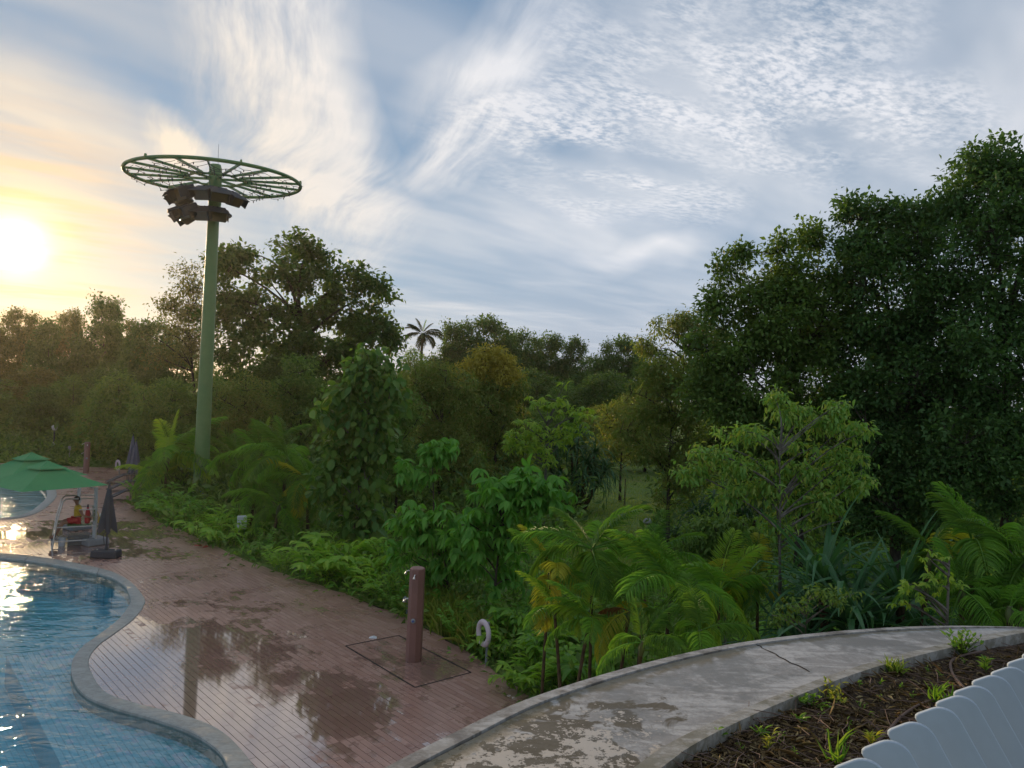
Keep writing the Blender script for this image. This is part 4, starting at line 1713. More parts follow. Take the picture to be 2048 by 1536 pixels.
# ------------------------------------------------------------------ garden fittings
def spike_lamp(loc, rz, label, h=0.45):
    t = thing("garden_spotlight", label, "spotlight", loc, rz, "garden spotlights in the planting")
    MB().tube([(0, 0, -0.05), (0, 0, h)], 0.02, 8).build("stake", 'base_grey', t, True)
    MB().lathe([(0.05, -0.12), (0.075, -0.1), (0.08, 0.08), (0.085, 0.11), (0.07, 0.105)], 12, (0, 0, h + 0.03), Matrix.Rotation(rad(62), 3, 'X')).build("lamp_head", 'base_grey', t, True)
    return t


spike_lamp(G(813, 1237, -.05), rad(-60), "blue-grey garden spotlight behind the brown shower post")
bx_ = G(482, 1085, -.05)
t = thing("service_box", "pale service box on a stand among the palm stems", "box", bx_, rad(25))
MB().box((0, 0, 0.78), (0.34, 0.2, 0.5), None, 1, 0.02).build("cabinet", 'box_white', t)
MB().box((0, -0.105, 0.78), (0.26, 0.012, 0.4)).build("cover", 'box_white', t)
for x in (-0.1, 0.1):
    MB().tube([(x, 0, -0.03), (x, 0, 0.54)], 0.022, 6).build("stand_leg", 'base_grey', t)
for (u, v, s_, lab) in ((596, 1142, 0.30, "small pale stone at the deck edge beside the ginger"), (702, 1128, 0.62, "grey rock beside the trunk of the large-leaved tree"), (1295, 1048, 0.5, "pale rock at the edge of the lawn")):
    p = G(u, v, -.06)
    mb = MB()
    mb.lathe([(0.3, 0), (0.5, .12), (0.46, .34), (0.26, .5), (0.05, .54)], 9)
    rr = random.Random(u)
    mb.v = [(x * s_ * rr.uniform(.8, 1.15), y * s_ * rr.uniform(.7, 1.1), z * s_ * rr.uniform(.85, 1.1)) for x, y, z in mb.v]
    o = mb.build("garden_rock", 'rock', None, True)
    o.location = p
    tag(o, lab, "rock")
# small lamp post and thin post at the far left
lp = G(106, 918, -.06)
t = thing("path_lamp", "slim path lamp with a pale head in front of the left forest", "lamp post", lp)
hh = D(104, 856, lp.y).z
MB().tube([(0, 0, 0), (0, 0, hh)], 0.05, 8).build("post", 'black_metal', t, True)
MB().lathe([(0.1, hh - .1), (0.16, hh), (0.2, hh + .16), (0.12, hh + .26), (0.02, hh + .3)], 12).build("lamp_head", 'pole_pale', t, True)
MB().lathe([(0.075, hh * .42), (0.075, hh * .56)], 10).build("pale_band", 'pole_pale', t, True)
fp = G(138, 926, -.06)
t = thing("marker_post", "thin grey marker post at the far edge of the deck", "post", fp)
hh = D(138, 890, fp.y).z
MB().tube([(0, 0, 0), (0, 0, hh)], 0.03, 6).build("post", 'grey_metal', t, True)
MB().box((0, -.03, hh - .15), (0.2, 0.02, 0.28)).build("plate", 'grey_metal', t)


# ------------------------------------------------------------------ the leaning white boards
def board_mesh(w, L, th, r):
    """a board in the xz plane: top edge at z=0, one top corner well rounded; thickness along y"""
    out = [(-w, -L)]
    out += [(-w, -0.012), (-w + 0.006, -0.003), (-w + 0.016, 0)]
    for k in range(9):
        a = PI / 2 * (1 - k / 8)
        out.append((-r + r * math.cos(a), -r + r * math.sin(a)))
    out.append((0, -L))
    n = len(out)
    V = []
    b = 0.003
    cx, cz = -w / 2, -L / 2
    for (y, ins) in ((0, b), (b, 0), (th - b, 0), (th, b)):
        for (x, z) in out:
            dx, dz = cx - x, 0 if z < -L + .001 else (-0.06 - z)
            l_ = math.hypot(dx, dz) or 1
            V.append((x + dx / l_ * ins, y, z + dz / l_ * ins))
    F = [tuple(range(n)), tuple(range(3 * n, 4 * n))[::-1]]
    for q in range(3):
        for i in range(n):
            j = (i + 1) % n
            F.append((q * n + i, (q + 1) * n + i, (q + 1) * n + j, q * n + j))
    return MB().add(V, F)


TOPS = [(1672, 1545), (1729, 1507), (1782, 1469), (1838, 1438), (1880, 1414), (1916, 1393), (1953, 1371), (1991, 1353), (2024, 1334), (2054, 1317), (2084, 1301)]
YD = [2.05, 2.18, 2.33, 2.49, 2.65, 2.81, 2.97, 3.13, 3.29, 3.45, 3.61]
fence = thing("slatted_fence", "row of leaning pale blue-white boards with rounded corners beside the planter", "fence", D(1900, 1700, 2.8))
fl_ = fence.location.copy()
for k, ((u, v), y) in enumerate(zip(TOPS, YD)):
    p = D(u, v, y)
    top_dir = (D(u + 39, v - 20, y + 0.01) - p).normalized()          # along the top edge
    down = (D(u + 40, v + 70, y - 0.03) - p).normalized()
    down = (down - top_dir * down.dot(top_dir)).normalized()
    zax = -down
    yax = zax.cross(top_dir).normalized()
    Rm = Matrix((top_dir, yax, zax)).transposed()
    W = 0.125
    ob = board_mesh(W, 0.75, 0.022, 0.062).build("board", 'white_paint', fence)
    Rm = Rm @ Matrix.Rotation(-0.38 + random.uniform(-0.05, 0.05), 3, 'Z')
    ob.matrix_parent_inverse = Matrix.Identity(4)
    m4 = Rm.to_4x4()
    m4.translation = p + top_dir * W - fl_
    ob.matrix_local = m4
# the rail the boards are fixed to
ra_ = [D(u + 130, v + 210, y + 0.06) - fl_ for (u, v), y in zip(TOPS, YD)]
MB().tube([q + Vector((0, .05, 0)) for q in ra_], 0.025, 8).build("rail", 'white_paint', fence)

# ------------------------------------------------------------------ vegetation
GZ = -0.06


def unit(v):
    return v / (np.linalg.norm(v, axis=-1, keepdims=True) + 1e-9)


def bez(a, b, c, n):
    return [a * (1 - t) ** 2 + b * 2 * t * (1 - t) + c * t * t for t in np.linspace(0, 1, n)]


def make_tree(name, label, cat, base, crowns, trunk_r=0.2, trunk_top=None, ncl=160, per=60, cl_r=0.6, leaf=(0.16, 0.09), kind='diamond',
              mat='leaf_mid', bark='bark_dark', droop=0.3, flat=0.7, seed=1, group=None, nlimb=14, shell=0.55, extra=None, lean=(0, 0), trunks=1, twig=0.012,
              whorl=0, gap=0.12, limb_r=0.42, sprig=0.12):
    """a tree: root empty > trunk, limbs, crown. crowns: [(centre, (rx, ry, rz))] in world space"""
    rg = np.random.default_rng(seed)
    base = Vector(base)
    root = thing(name, label, cat, base, 0, group)
    C = np.array([tuple(Vector(c) - base) for c, r in crowns])
    RR = np.array([r for c, r in crowns])
    vol = np.prod(RR, axis=1) ** 0.75
    idx = rg.choice(len(C), ncl, p=vol / vol.sum())
    d = unit(rg.normal(size=(ncl, 3)))
    rad_ = (rg.random(ncl) ** (1 / 3.0)) * (1 - shell) + shell * (0.75 + 0.3 * rg.random(ncl))
    cl = C[idx] + d * rad_[:, None] * RR[idx]
    # bites out of the outline: drop clusters near a few random holes
    for _ in range(int(len(C) * 1.5)):
        k = rg.integers(len(C))
        hc = C[k] + unit(rg.normal(size=3)) * RR[k] * 0.95
        hr = RR[k].mean() * rg.uniform(gap, gap * 3.2)
        keep = np.linalg.norm(cl - hc, axis=1) > hr
        if keep.sum() > ncl * 0.5:
            cl = cl[keep]
    # sprigs that reach out of the crown
    ns_ = int(ncl * sprig)
    if ns_:
        k = rg.integers(len(C), size=ns_)
        ds = unit(rg.normal(size=(ns_, 3)) + np.array([0, 0, .5]))
        cl = np.concatenate([cl, C[k] + ds * RR[k] * rg.uniform(1.02, 1.32, ns_)[:, None]])
    cl[:, 2] = np.maximum(cl[:, 2], 0.25)
    n = len(cl)
    cmean = np.average(C, axis=0, weights=vol)
    top = Vector(trunk_top) - base if trunk_top is not None else Vector((cmean[0] * .8, cmean[1] * .8, max(cmean[2] * 0.9 + 0.1 * C[:, 2].max(), 0.5)))
    # trunk
    mb = MB()
    trunk_pts = None
    for q in range(trunks):
        off = Vector((rg.uniform(-1, 1), rg.uniform(-1, 1), 0)) * trunk_r * 2.5 * (trunks > 1)
        tt = top + Vector((rg.uniform(-1, 1), rg.uniform(-1, 1), rg.uniform(-.5, .2))) * (0.22 * top.z * (trunks > 1) * 0.5)
        P = []
        for i in range(9):
            t = i / 8
            w = Vector((math.sin(t * 5 + seed + q) * 0.25, math.cos(t * 4.2 + seed * 2 + q) * 0.25, 0)) * trunk_r * 2.0 * t
            P.append(Vector((off.x * (1 - t) + tt.x * t ** 1.4, off.y * (1 - t) + tt.y * t ** 1.4, tt.z * t - 0.1 * (i == 0))) + w)
        rr = [trunk_r * (1.35 if i == 0 else 1.0) * (1 - 0.78 * (i / 8) ** 1.1) for i in range(9)]
        mb.tube(P, rr, 8 if trunk_r > .06 else 6)
        if trunk_pts is None:
            trunk_pts = P
    mb.build("trunk", bark, root, True)
    # limbs to spread-out clusters
    TP = np.array([tuple(p) for p in trunk_pts])
    mbl = MB()
    limb_samples = [TP[3:]]
    pick = [int(rg.integers(n))]
    for _ in range(min(nlimb, n) - 1):
        dd = np.min(np.linalg.norm(cl[:, None] - cl[pick][None], axis=2), axis=1) * rg.uniform(.6, 1, n)
        pick.append(int(np.argmax(dd)))
    for k in pick:
        e = cl[k]
        hz = np.clip(e[2] - np.linalg.norm(e[:2] - TP[-1][:2]) * rg.uniform(.4, .9), TP[2][2], TP[-1][2])
        s = np.array([np.interp(hz, TP[:, 2], TP[:, j]) for j in range(3)])
        mid = (s + e) / 2 + np.array([0, 0, 0.12 * np.linalg.norm(e - s)]) + rg.normal(size=3) * 0.08 * np.linalg.norm(e - s)
        pts = bez(s, mid, e, 7)
        r0 = trunk_r * limb_r * rg.uniform(.6, 1)
        mbl.tube(pts, [r0 * (1 - .85 * i / 6) + .004 for i in range(7)], 5)
        limb_samples.append(np.array(pts[2:]))
    LS = np.concatenate(limb_samples)
    for k in range(n):
        e = cl[k]
        j = np.argmin(np.linalg.norm(LS - e, axis=1) + np.maximum(0, LS[:, 2] - e[2]) * .7)
        s = LS[j]
        if np.linalg.norm(e - s) < 0.15:
            continue
        mid = (s + e) / 2 + rg.normal(size=3) * 0.1 * np.linalg.norm(e - s)
        mbl.tube(bez(s, mid, e, 4), [twig * 1.6, twig * 1.3, twig, twig * .5], 3, cap=False)
    mbl.build("limbs", bark, root, True)
    # leaves
    def leaves_for(cl, per, rgen, leaf, kind, matn, nm):
        m = len(cl)
        sz = rgen.uniform(0.45, 1.3, m)
        cnt = np.maximum(3, (per * sz ** 2).astype(int))
        ii = np.repeat(np.arange(m), cnt)
        N = len(ii)
        if whorl:
            # leaves stand round the end of a stalk like spokes
            nw = np.repeat(np.arange(int(np.ceil(N / whorl))), whorl)[:N]
            wc = rgen.normal(size=(nw.max() + 1, 3)) * np.array([1, 1, flat]) * cl_r
            ang = (np.tile(np.arange(whorl), nw.max() + 1)[:N] / whorl) * 2 * PI + rgen.uniform(0, 6, nw.max() + 1)[nw]
            ax = unit(rgen.normal(size=(nw.max() + 1, 3)) * .45 + np.array([0, 0, 1.0]))
            a1 = unit(np.cross(ax, rgen.normal(size=ax.shape)))
            a2 = np.cross(ax, a1)
            dirs = a1[nw] * np.cos(ang)[:, None] + a2[nw] * np.sin(ang)[:, None] - np.array([0, 0, droop]) + rgen.normal(size=(N, 3)) * .12
            pos = cl[ii] + wc[nw] * sz[ii][:, None]
            ups = ax[nw] + rgen.normal(size=(N, 3)) * .1
        else:
            off = rgen.normal(size=(N, 3)) * np.array([1, 1, flat]) * cl_r * 0.6
            pos = cl[ii] + off * sz[ii][:, None]
            dirs = unit(off) * 0.6 + rgen.normal(size=(N, 3)) * 0.55 - np.array([0, 0, droop])
            ups = rgen.normal(size=(N, 3)) * 0.55 + np.array([0, 0, 1.0])
        ls = leaf[0] * rgen.uniform(0.5, 1.35, N) * rgen.uniform(.8, 1.15, m)[ii]
        pos[:, 2] = np.maximum(pos[:, 2], 0.05)
        V, F = leaves_np(pos, dirs, ups, ls, ls * leaf[1] / leaf[0], kind)
        return link(nm, np_mesh(nm, V, F), matn, root)
    if extra:
        zt = extra['above']
        hi = cl[:, 2] > zt - base.z
        leaves_for(cl[~hi], per, rg, leaf, kind, mat, "crown")
        if hi.sum():
            leaves_for(cl[hi], per, rg, leaf, kind, extra['mat'], "young_foliage")
    else:
        leaves_for(cl, per, rg, leaf, kind, mat, "crown")
    return root


def cpx(y, lst, depth=1.0):
    """crown lobes given by where they show in the photograph (u, v, half width, half height) at distance y"""
    out = []
    for i, q in enumerate(lst):
        u, v, ru, rv = q[:4]
        yy = y + (q[4] if len(q) > 4 else 0)
        k = yy / FPX
        out.append((D(u, v, yy), (ru * k, depth * (ru + rv) / 2 * k, rv * k)))
    return out


def gp(u, y):
    """ground point at distance y under column u (columns lean with the camera's roll)"""
    v = 790 + 6.2 * FPX / y
    p = D(u, v, y)
    return Vector((p.x, p.y, GZ))


def tree_px(name, label, cat, y, ubase, lobes, **kw):
    return make_tree(name, label, cat, gp(ubase, y), cpx(y, lobes, kw.pop('depth', 1.0)), **kw)


FG = "tall trees of the forest behind"

# --- the forest behind: prototypes, then copies scaled and turned
PROTO = {}


def proto(key, **kw):
    H, Rr = 15.0, 5.0
    lobes = kw.pop('lobes')
    r = make_tree("forest_tree", "prototype tree", "tree", (0, 0, 0), [((x * Rr, y * Rr, z * H), (rx * Rr, rx * Rr, rz * H)) for x, y, z, rx, rz in lobes], **kw)
    PROTO[key] = [r, False]


proto('round', lobes=[(0, 0, .78, .75, .2), (.45, .2, .62, .6, .18), (-.5, -.1, .6, .62, .18), (0, -.5, .58, .6, .17), (.1, .5, .5, .6, .17), (0, 0, .38, .8, .15), (-.3, .3, .25, .6, .13)],
      ncl=380, per=92, cl_r=0.80, leaf=(0.36, 0.23), mat='leaf_forest', trunk_r=0.3, seed=21, nlimb=16)
proto('open', lobes=[(0, 0, .88, .42, .12), (.5, 0, .72, .42, .1), (-.5, .2, .70, .42, .1), (.1, -.5, .62, .45, .1), (-.2, .5, .58, .45, .1), (.6, -.3, .5, .42, .1), (-.5, -.4, .46, .42, .1), (0, 0, .28, .6, .14)],
      ncl=240, per=90, cl_r=0.70, leaf=(0.38, 0.24), mat='leaf_forest', trunk_r=0.24, seed=22, nlimb=20, gap=0.2)
proto('feather', lobes=[(0, 0, .85, .4, .13), (.3, .1, .66, .5, .14), (-.3, 0, .6, .5, .14), (0, -.2, .45, .6, .14), (.1, .3, .3, .7, .14), (0, 0, .18, .6, .1)],
      ncl=330, per=100, cl_r=0.68, leaf=(0.32, 0.13), mat='leaf_olive', trunk_r=0.2, seed=23, droop=.55, nlimb=14)
proto('warm', lobes=[(0, 0, .85, .45, .1), (.45, 0, .74, .4, .09), (-.5, .2, .73, .4, .09), (.1, -.4, .66, .4, .09), (-.3, .4, .52, .5, .1), (.4, .3, .45, .5, .1), (0, 0, .3, .7, .16)],
      ncl=240, per=92, cl_r=0.75, leaf=(0.36, 0.22), mat='leaf_warm', trunk_r=0.22, seed=24, nlimb=18, gap=.2)
proto('bushy', lobes=[(0, 0, .72, .6, .22), (.4, .2, .5, .6, .2), (-.4, 0, .48, .6, .2), (0, -.4, .4, .65, .2), (.1, .2, .22, .85, .18)],
      ncl=340, per=96, cl_r=0.72, leaf=(0.33, 0.18), mat='leaf_mid', trunk_r=0.22, seed=25, droop=.4, nlimb=12)


def forest(key, u, vtop, y, wpx, label, name="forest_tree", group=FG, rz=None):
    r, used = PROTO[key]
    PROTO[key][1] = True
    o = copy_tree(r) if used else r
    p = gp(u, y)
    ztop = D(u, vtop, y).z
    o.name = name
    o.location = p
    sxy = wpx * y / FPX / 10.0
    o.scale = (sxy, sxy, (ztop - GZ) / 15.0 / 0.98)
    o.rotation_euler = (0, 0, (u * 1.7 + y) % 6.28 if rz is None else rz)
    o['label'] = label
    o['group'] = group
    return o


# left forest against the glow
LF = [(-50, 640, 80, 150, 'warm'), (30, 618, 84, 120, 'warm'), (85, 650, 78, 100, 'open'), (130, 620, 86, 110, 'warm'), (195, 606, 82, 130, 'open'), (240, 640, 88, 110, 'warm'), (300, 640, 70, 130, 'round')]
for i, (u, v, y, w, k) in enumerate(LF):
    forest(k, u, v, y, w, ["crown cut by the left picture edge, in the tree row under the sun", "backlit tree directly below the sun, second in the left row", "lower backlit tree third in the left row",
                           "slender backlit tree fourth in the left row", "tallest open-crowned tree of the left row under the orange cloud", "backlit tree beside the tallest of the left row", "dense rounded tree at the right end of the left row"][i])
# a second, lower row in front of it
LM = [(-30, 745, 66, 190, 'bushy'), (60, 735, 68, 150, 'warm'), (140, 745, 64, 150, 'bushy'), (225, 735, 66, 140, 'round')]
for i, (u, v, y, w, k) in enumerate(LM):
    forest(k, u, v, y, w, ["low dark tree at the left picture edge above the lawn", "low brownish tree above the slim path lamp", "low bushy tree above the far shower post", "low rounded tree left of the slender wispy one"][i], group="lower trees left of the mast")
LN = [(75, 780, 60, 110, 'open'), (270, 770, 58, 120, 'feather'), (345, 755, 56, 130, 'bushy'), (180, 800, 57, 110, 'feather')]
for i, (u, v, y, w, k) in enumerate(LN):
    forest(k, u, v, y, w, ["thin-trunked tree standing on the far left lawn", "yellowish feathery tree left of the mast", "bushy green tree touching the mast's left side", "feathery tree behind the far shower post"][i], group="lower trees left of the mast")
# far middle
MF = [(820, 690, 95, 130, 'bushy'), (895, 655, 110, 110, 'open'), (965, 634, 108, 140, 'round'), (1035, 662, 112, 110, 'round'), (1090, 678, 116, 110, 'open'), (1140, 686, 112, 100, 'open'), (1185, 712, 105, 90, 'round'),
      (1238, 674, 96, 110, 'round'), (1290, 690, 92, 110, 'bushy')]
ML = ["hazy bushy tree beside the far palm", "ragged tree between the far palm and the tall round one", "tallest round tree of the far middle ridge", "rounded tree just right of the ridge's tallest", "airy tree with sky showing through on the far ridge",
      "second airy tree on the far ridge, lower", "lowest rounded tree at the dip of the far ridge", "dome-shaped dark tree right of the dip in the ridge", "bushy tree at the foot of the open-limbed one"]
for (u, v, y, w, k), lab in zip(MF, ML):
    forest(k, u, v, y, w, lab)
# middle rows that close the view under the ridge
MM = [(840, 735, 78, 150, 'feather'), (930, 745, 74, 150, 'bushy'), (1050, 740, 80, 150, 'round'), (1130, 755, 76, 140, 'bushy'), (1210, 745, 72, 140, 'round'), (1290, 760, 64, 140, 'feather'),
      (1080, 800, 62, 130, 'bushy'), (1190, 810, 60, 120, 'feather')]
MML = ["pale feathery tree in the second row below the far palm", "bushy tree behind the golden-topped one", "dark rounded tree below the ridge's airy trees", "bushy tree behind the yellow-green whorled tree",
       "dark rounded tree left of the open-limbed one, second row", "feathery tree under the open-limbed one", "low bushy tree behind the dark strap-leaved mound", "low feathery tree at the head of the lawn"]
for (u, v, y, w, k), lab in zip(MM, MML):
    forest(k, u, v, y, w, lab, group="trees of the second row")
# behind the big tree and the mast
BB = [(420, 690, 74, 150, 'bushy'), (520, 720, 56, 150, 'round'), (640, 720, 58, 160, 'bushy'), (740, 730, 62, 150, 'round')]
for (u, v, y, w, k), lab in zip(BB, ["bushy tree seen behind the mast", "dark tree under the great crown, left of its stem", "dark tree under the great crown, right of its stem", "dark tree at the right foot of the great crown"]):
    forest(k, u, v, y, w, lab, group="trees of the second row")
RB = [(1480, 800, 48, 190, 'round'), (1620, 790, 46, 190, 'bushy'), (1760, 790, 44, 200, 'round'), (1900, 770, 46, 210, 'round'), (2040, 760, 44, 200, 'bushy')]
for (u, v, y, w, k), lab in zip(RB, ["dark tree closing the view behind the pale sapling's left", "bushy tree closing the view behind the pale sapling", "dark tree behind the dead branch of the evergreens", "dark tree behind the evergreens' middle stems", "dark tree behind the evergreens at the right picture edge"]):
    forest(k, u, v, y, w, lab, group="trees behind the evergreens")

# --- the great dark tree behind the mast
tree_px("great_tree", "great dark clumped tree rising right of the mast", "tree", 58, 620,
        [(478, 560, 46, 62), (468, 640, 55, 45), (545, 590, 44, 52), (600, 530, 44, 48), (640, 600, 45, 45), (690, 570, 45, 34), (735, 600, 40, 45), (565, 660, 70, 50), (650, 680, 75, 55), (740, 680, 55, 50), (520, 720, 80, 50), (630, 750, 100, 60), (770, 640, 22, 25)],
        ncl=330, per=105, cl_r=0.66, leaf=(0.38, 0.25), mat='leaf_forest', trunk_r=0.42, seed=31, nlimb=30, group=None, gap=.16, twig=.02)
tree_px("wispy_tree", "wispy pale tree with bare twig ends leaning left of the mast", "tree", 60, 390,
        [(385, 560, 30, 32), (372, 610, 36, 36), (345, 620, 26, 26), (395, 660, 45, 45), (350, 690, 50, 45)],
        ncl=150, per=60, cl_r=0.7, leaf=(0.28, 0.12), mat='leaf_warm', trunk_r=0.2, seed=32, nlimb=18, gap=.2, twig=.02)
tree_px("open_limbed_tree", "brownish tree with bare limbs showing under its crown, left of the evergreens", "tree", 52, 1372,
        [(1335, 655, 40, 24), (1385, 650, 46, 26), (1300, 690, 26, 22), (1420, 690, 40, 34), (1380, 745, 50, 34), (1330, 765, 40, 36), (1440, 760, 40, 40)],
        ncl=190, per=70, cl_r=0.55, leaf=(0.30, 0.11), mat='leaf_olive', trunk_r=0.28, seed=33, nlimb=26, droop=.7, gap=.2, twig=.02, limb_r=.5)

# --- the evergreens on the right
EK = dict(kind='diamond', bark='bark_dark', droop=0.15, flat=0.8, trunk_r=0.2, gap=.10, shell=0.4, sprig=0.2, nlimb=24, twig=.012)
tree_px("evergreen_tree", "broad dark evergreen nearest the middle of the picture, first of three", "tree", 27, 1600,
        [(1505, 590, 36, 46), (1445, 545, 14, 22), (1485, 525, 14, 20), (1428, 610, 14, 20), (1415, 655, 18, 16), (1385, 690, 20, 13), (1565, 500, 18, 24), (1625, 480, 24, 20), (1465, 690, 46, 46), (1430, 745, 40, 34), (1595, 570, 50, 56), (1560, 640, 80, 85), (1655, 620, 66, 84), (1500, 760, 95, 75), (1640, 770, 90, 90), (1430, 800, 50, 45), (1560, 870, 90, 60), (1680, 900, 70, 60), (1640, 980, 80, 50), (1530, 960, 60, 50)],
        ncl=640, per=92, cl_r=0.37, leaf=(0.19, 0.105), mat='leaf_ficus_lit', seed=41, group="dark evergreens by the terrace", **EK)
tree_px("evergreen_tree", "dark evergreen with two loose sprigs on top, middle of three", "tree", 26, 1790,
        [(1745, 410, 14, 24), (1695, 425, 10, 18), (1775, 435, 18, 18), (1815, 435, 16, 16), (1860, 425, 20, 16), (1740, 505, 66, 50), (1830, 485, 52, 54), (1790, 600, 110, 110), (1760, 760, 110, 100), (1860, 720, 90, 100), (1820, 880, 110, 80), (1760, 960, 90, 60), (1800, 1040, 100, 50), (1700, 1040, 60, 45)],
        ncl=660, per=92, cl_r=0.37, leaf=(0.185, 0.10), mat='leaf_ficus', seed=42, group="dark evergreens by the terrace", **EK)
tree_px("evergreen_tree", "tallest dark evergreen at the right picture edge", "tree", 24, 2010,
        [(2005, 305, 11, 24), (1940, 330, 14, 24), (1985, 350, 22, 18), (2035, 350, 16, 20), (1900, 400, 26, 20), (1960, 420, 70, 70), (2060, 400, 70, 70), (1930, 520, 80, 90), (2050, 540, 110, 120), (1960, 700, 110, 120), (2080, 760, 110, 140), (1950, 880, 110, 90), (2050, 960, 100, 80), (1900, 1000, 70, 50)],
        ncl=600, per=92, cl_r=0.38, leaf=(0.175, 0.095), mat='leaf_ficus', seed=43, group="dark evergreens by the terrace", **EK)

# --- garden trees in the middle distance
tree_px("golden_topped_tree", "olive tree with golden new leaves at its top", "tree", 42, 990,
        [(985, 722, 36, 34), (955, 760, 42, 40), (1010, 770, 36, 40), (970, 830, 60, 60), (1010, 880, 50, 60)],
        ncl=210, per=85, cl_r=0.38, leaf=(0.24, 0.085), mat='leaf_olive', trunk_r=.14, seed=51, droop=.6, extra={'above': D(985, 765, 42).z, 'mat': 'leaf_gold'})
tree_px("feathery_tree", "brown-green feathery tree left of the golden-topped one", "tree", 38, 875,
        [(860, 760, 50, 40), (905, 790, 45, 50), (850, 840, 60, 55), (900, 880, 60, 60), (860, 930, 55, 50), (930, 950, 45, 45)],
        ncl=230, per=85, cl_r=0.36, leaf=(0.2, 0.07), mat='leaf_olive', trunk_r=.12, seed=52, droop=.6)
tree_px("feathery_tree", "reddish-olive feathery tree rising over the lawn on the right", "tree", 30, 1335,
        [(1325, 745, 42, 36), (1300, 800, 60, 45), (1365, 800, 55, 50), (1320, 870, 80, 50), (1375, 930, 55, 50), (1350, 985, 36, 30)],
        ncl=240, per=74, cl_r=0.30, leaf=(0.17, 0.058), mat='leaf_olive', trunk_r=.10, seed=53, droop=.6, bark='bark_dark', gap=.18)
tree_px("feathery_tree", "small olive tree beside the lawn behind the strap-leaved mound", "tree", 45, 1240,
        [(1240, 840, 45, 36), (1255, 890, 45, 36), (1225, 880, 40, 30)], ncl=110, per=60, cl_r=0.4, leaf=(0.2, 0.07), mat='leaf_olive', trunk_r=.09, seed=54, droop=.6)
tree_px("whorled_tree", "yellow-green whorl-leaved tree above the strap-leaved mound", "tree", 34, 1085,
        [(1142, 768, 12, 8), (1100, 805, 30, 14), (1140, 825, 32, 14), (1065, 850, 34, 18), (1040, 880, 30, 16), (1110, 870, 34, 18), (1150, 850, 20, 10), (1090, 910, 34, 16)],
        ncl=62, per=36, cl_r=0.24, leaf=(0.26, 0.085), kind='lance', mat='leaf_lime', bark='bark_grey', trunk_r=.09, seed=55, droop=.35, whorl=9, nlimb=26, flat=.5, gap=.05)
tree_px("round_bush_tree", "rounded fine-leaved tree right of the mast", "tree", 44, 492,
        [(495, 790, 48, 42), (470, 830, 42, 46), (520, 835, 42, 46), (495, 870, 56, 36)], ncl=260, per=60, cl_r=0.36, leaf=(0.17, 0.06), mat='leaf_olive', trunk_r=.12, seed=56, droop=.2)
tree_px("slender_tree", "leafy tree between the rounded one and the large-leaved one", "tree", 46, 600,
        [(600, 745, 32, 32), (580, 790, 42, 36), (630, 790, 36, 40), (600, 850, 60, 50)], ncl=200, per=56, cl_r=0.42, leaf=(0.24, 0.12), mat='leaf_mid', trunk_r=.12, seed=57, droop=.4)
tree_px("garden_tree", "bushy tree between the mast and the palms at its foot", "tree", 47, 440,
        [(430, 800, 45, 50), (410, 870, 45, 45), (455, 880, 40, 40)], ncl=150, per=60, cl_r=0.42, leaf=(0.22, 0.1), mat='leaf_mid', trunk_r=.12, seed=58, droop=.4)
tree_px("garden_tree", "bushy tree left of the mast behind the bright palm", "tree", 47, 325,
        [(320, 800, 50, 40), (350, 840, 50, 50), (290, 860, 45, 45), (340, 890, 50, 40)], ncl=200, per=60, cl_r=0.45, leaf=(0.22, 0.1), mat='leaf_mid', trunk_r=.12, seed=59, droop=.4)
tree_px("garden_tree", "dark leafy tree above the far sun loungers", "tree", 52, 235,
        [(235, 800, 45, 45), (215, 850, 45, 45), (250, 880, 40, 40)], ncl=170, per=56, cl_r=0.5, leaf=(0.28, 0.15), mat='leaf_mid', trunk_r=.12, seed=60, droop=.4)
tree_px("garden_tree", "low leafy tree between the large-leaved tree and the feathery one", "tree", 34, 790,
        [(800, 830, 36, 34), (780, 900, 40, 40), (815, 950, 36, 36)], ncl=130, per=50, cl_r=0.36, leaf=(0.2, 0.1), mat='leaf_mid', trunk_r=.08, seed=61, droop=.4)

# --- nearer trees
tree_px("large_leaved_tree", "tall tree with big drooping leaves standing among the ginger", "tree", 27, 708,
        [(738, 712, 20, 22), (745, 740, 30, 24), (705, 775, 32, 24), (775, 775, 38, 22), (680, 830, 34, 26), (735, 835, 38, 30), (795, 800, 22, 16), (695, 895, 44, 28), (750, 895, 28, 24), (675, 955, 28, 26), (725, 960, 30, 26), (690, 1020, 36, 28), (735, 1040, 32, 24), (650, 990, 18, 16)],
        ncl=170, per=24, cl_r=0.36, leaf=(0.33, 0.21), kind='oval', mat='leaf_big', bark='bark_grey', trunk_r=.11, seed=71, droop=1.0, flat=.9, nlimb=20, trunk_top=D(740, 730, 27), gap=.2, shell=.35, sprig=.22)
S1 = dict(kind='lance', mat='leaf_umbrella', bark='bark_dark', droop=.75, whorl=8, flat=.55, gap=.06, twig=.012)
tree_px("umbrella_tree", "bright green umbrella tree directly behind the shower post", "tree", 21.5, 900,
        [(840, 1040, 36, 26), (890, 1030, 36, 24), (830, 1090, 36, 26), (880, 1090, 46, 30), (930, 1070, 32, 28), (850, 1140, 36, 20), (910, 1130, 30, 24)],
        ncl=48, per=44, cl_r=0.26, leaf=(0.34, 0.12), trunk_r=.055, seed=72, nlimb=24, **S1)
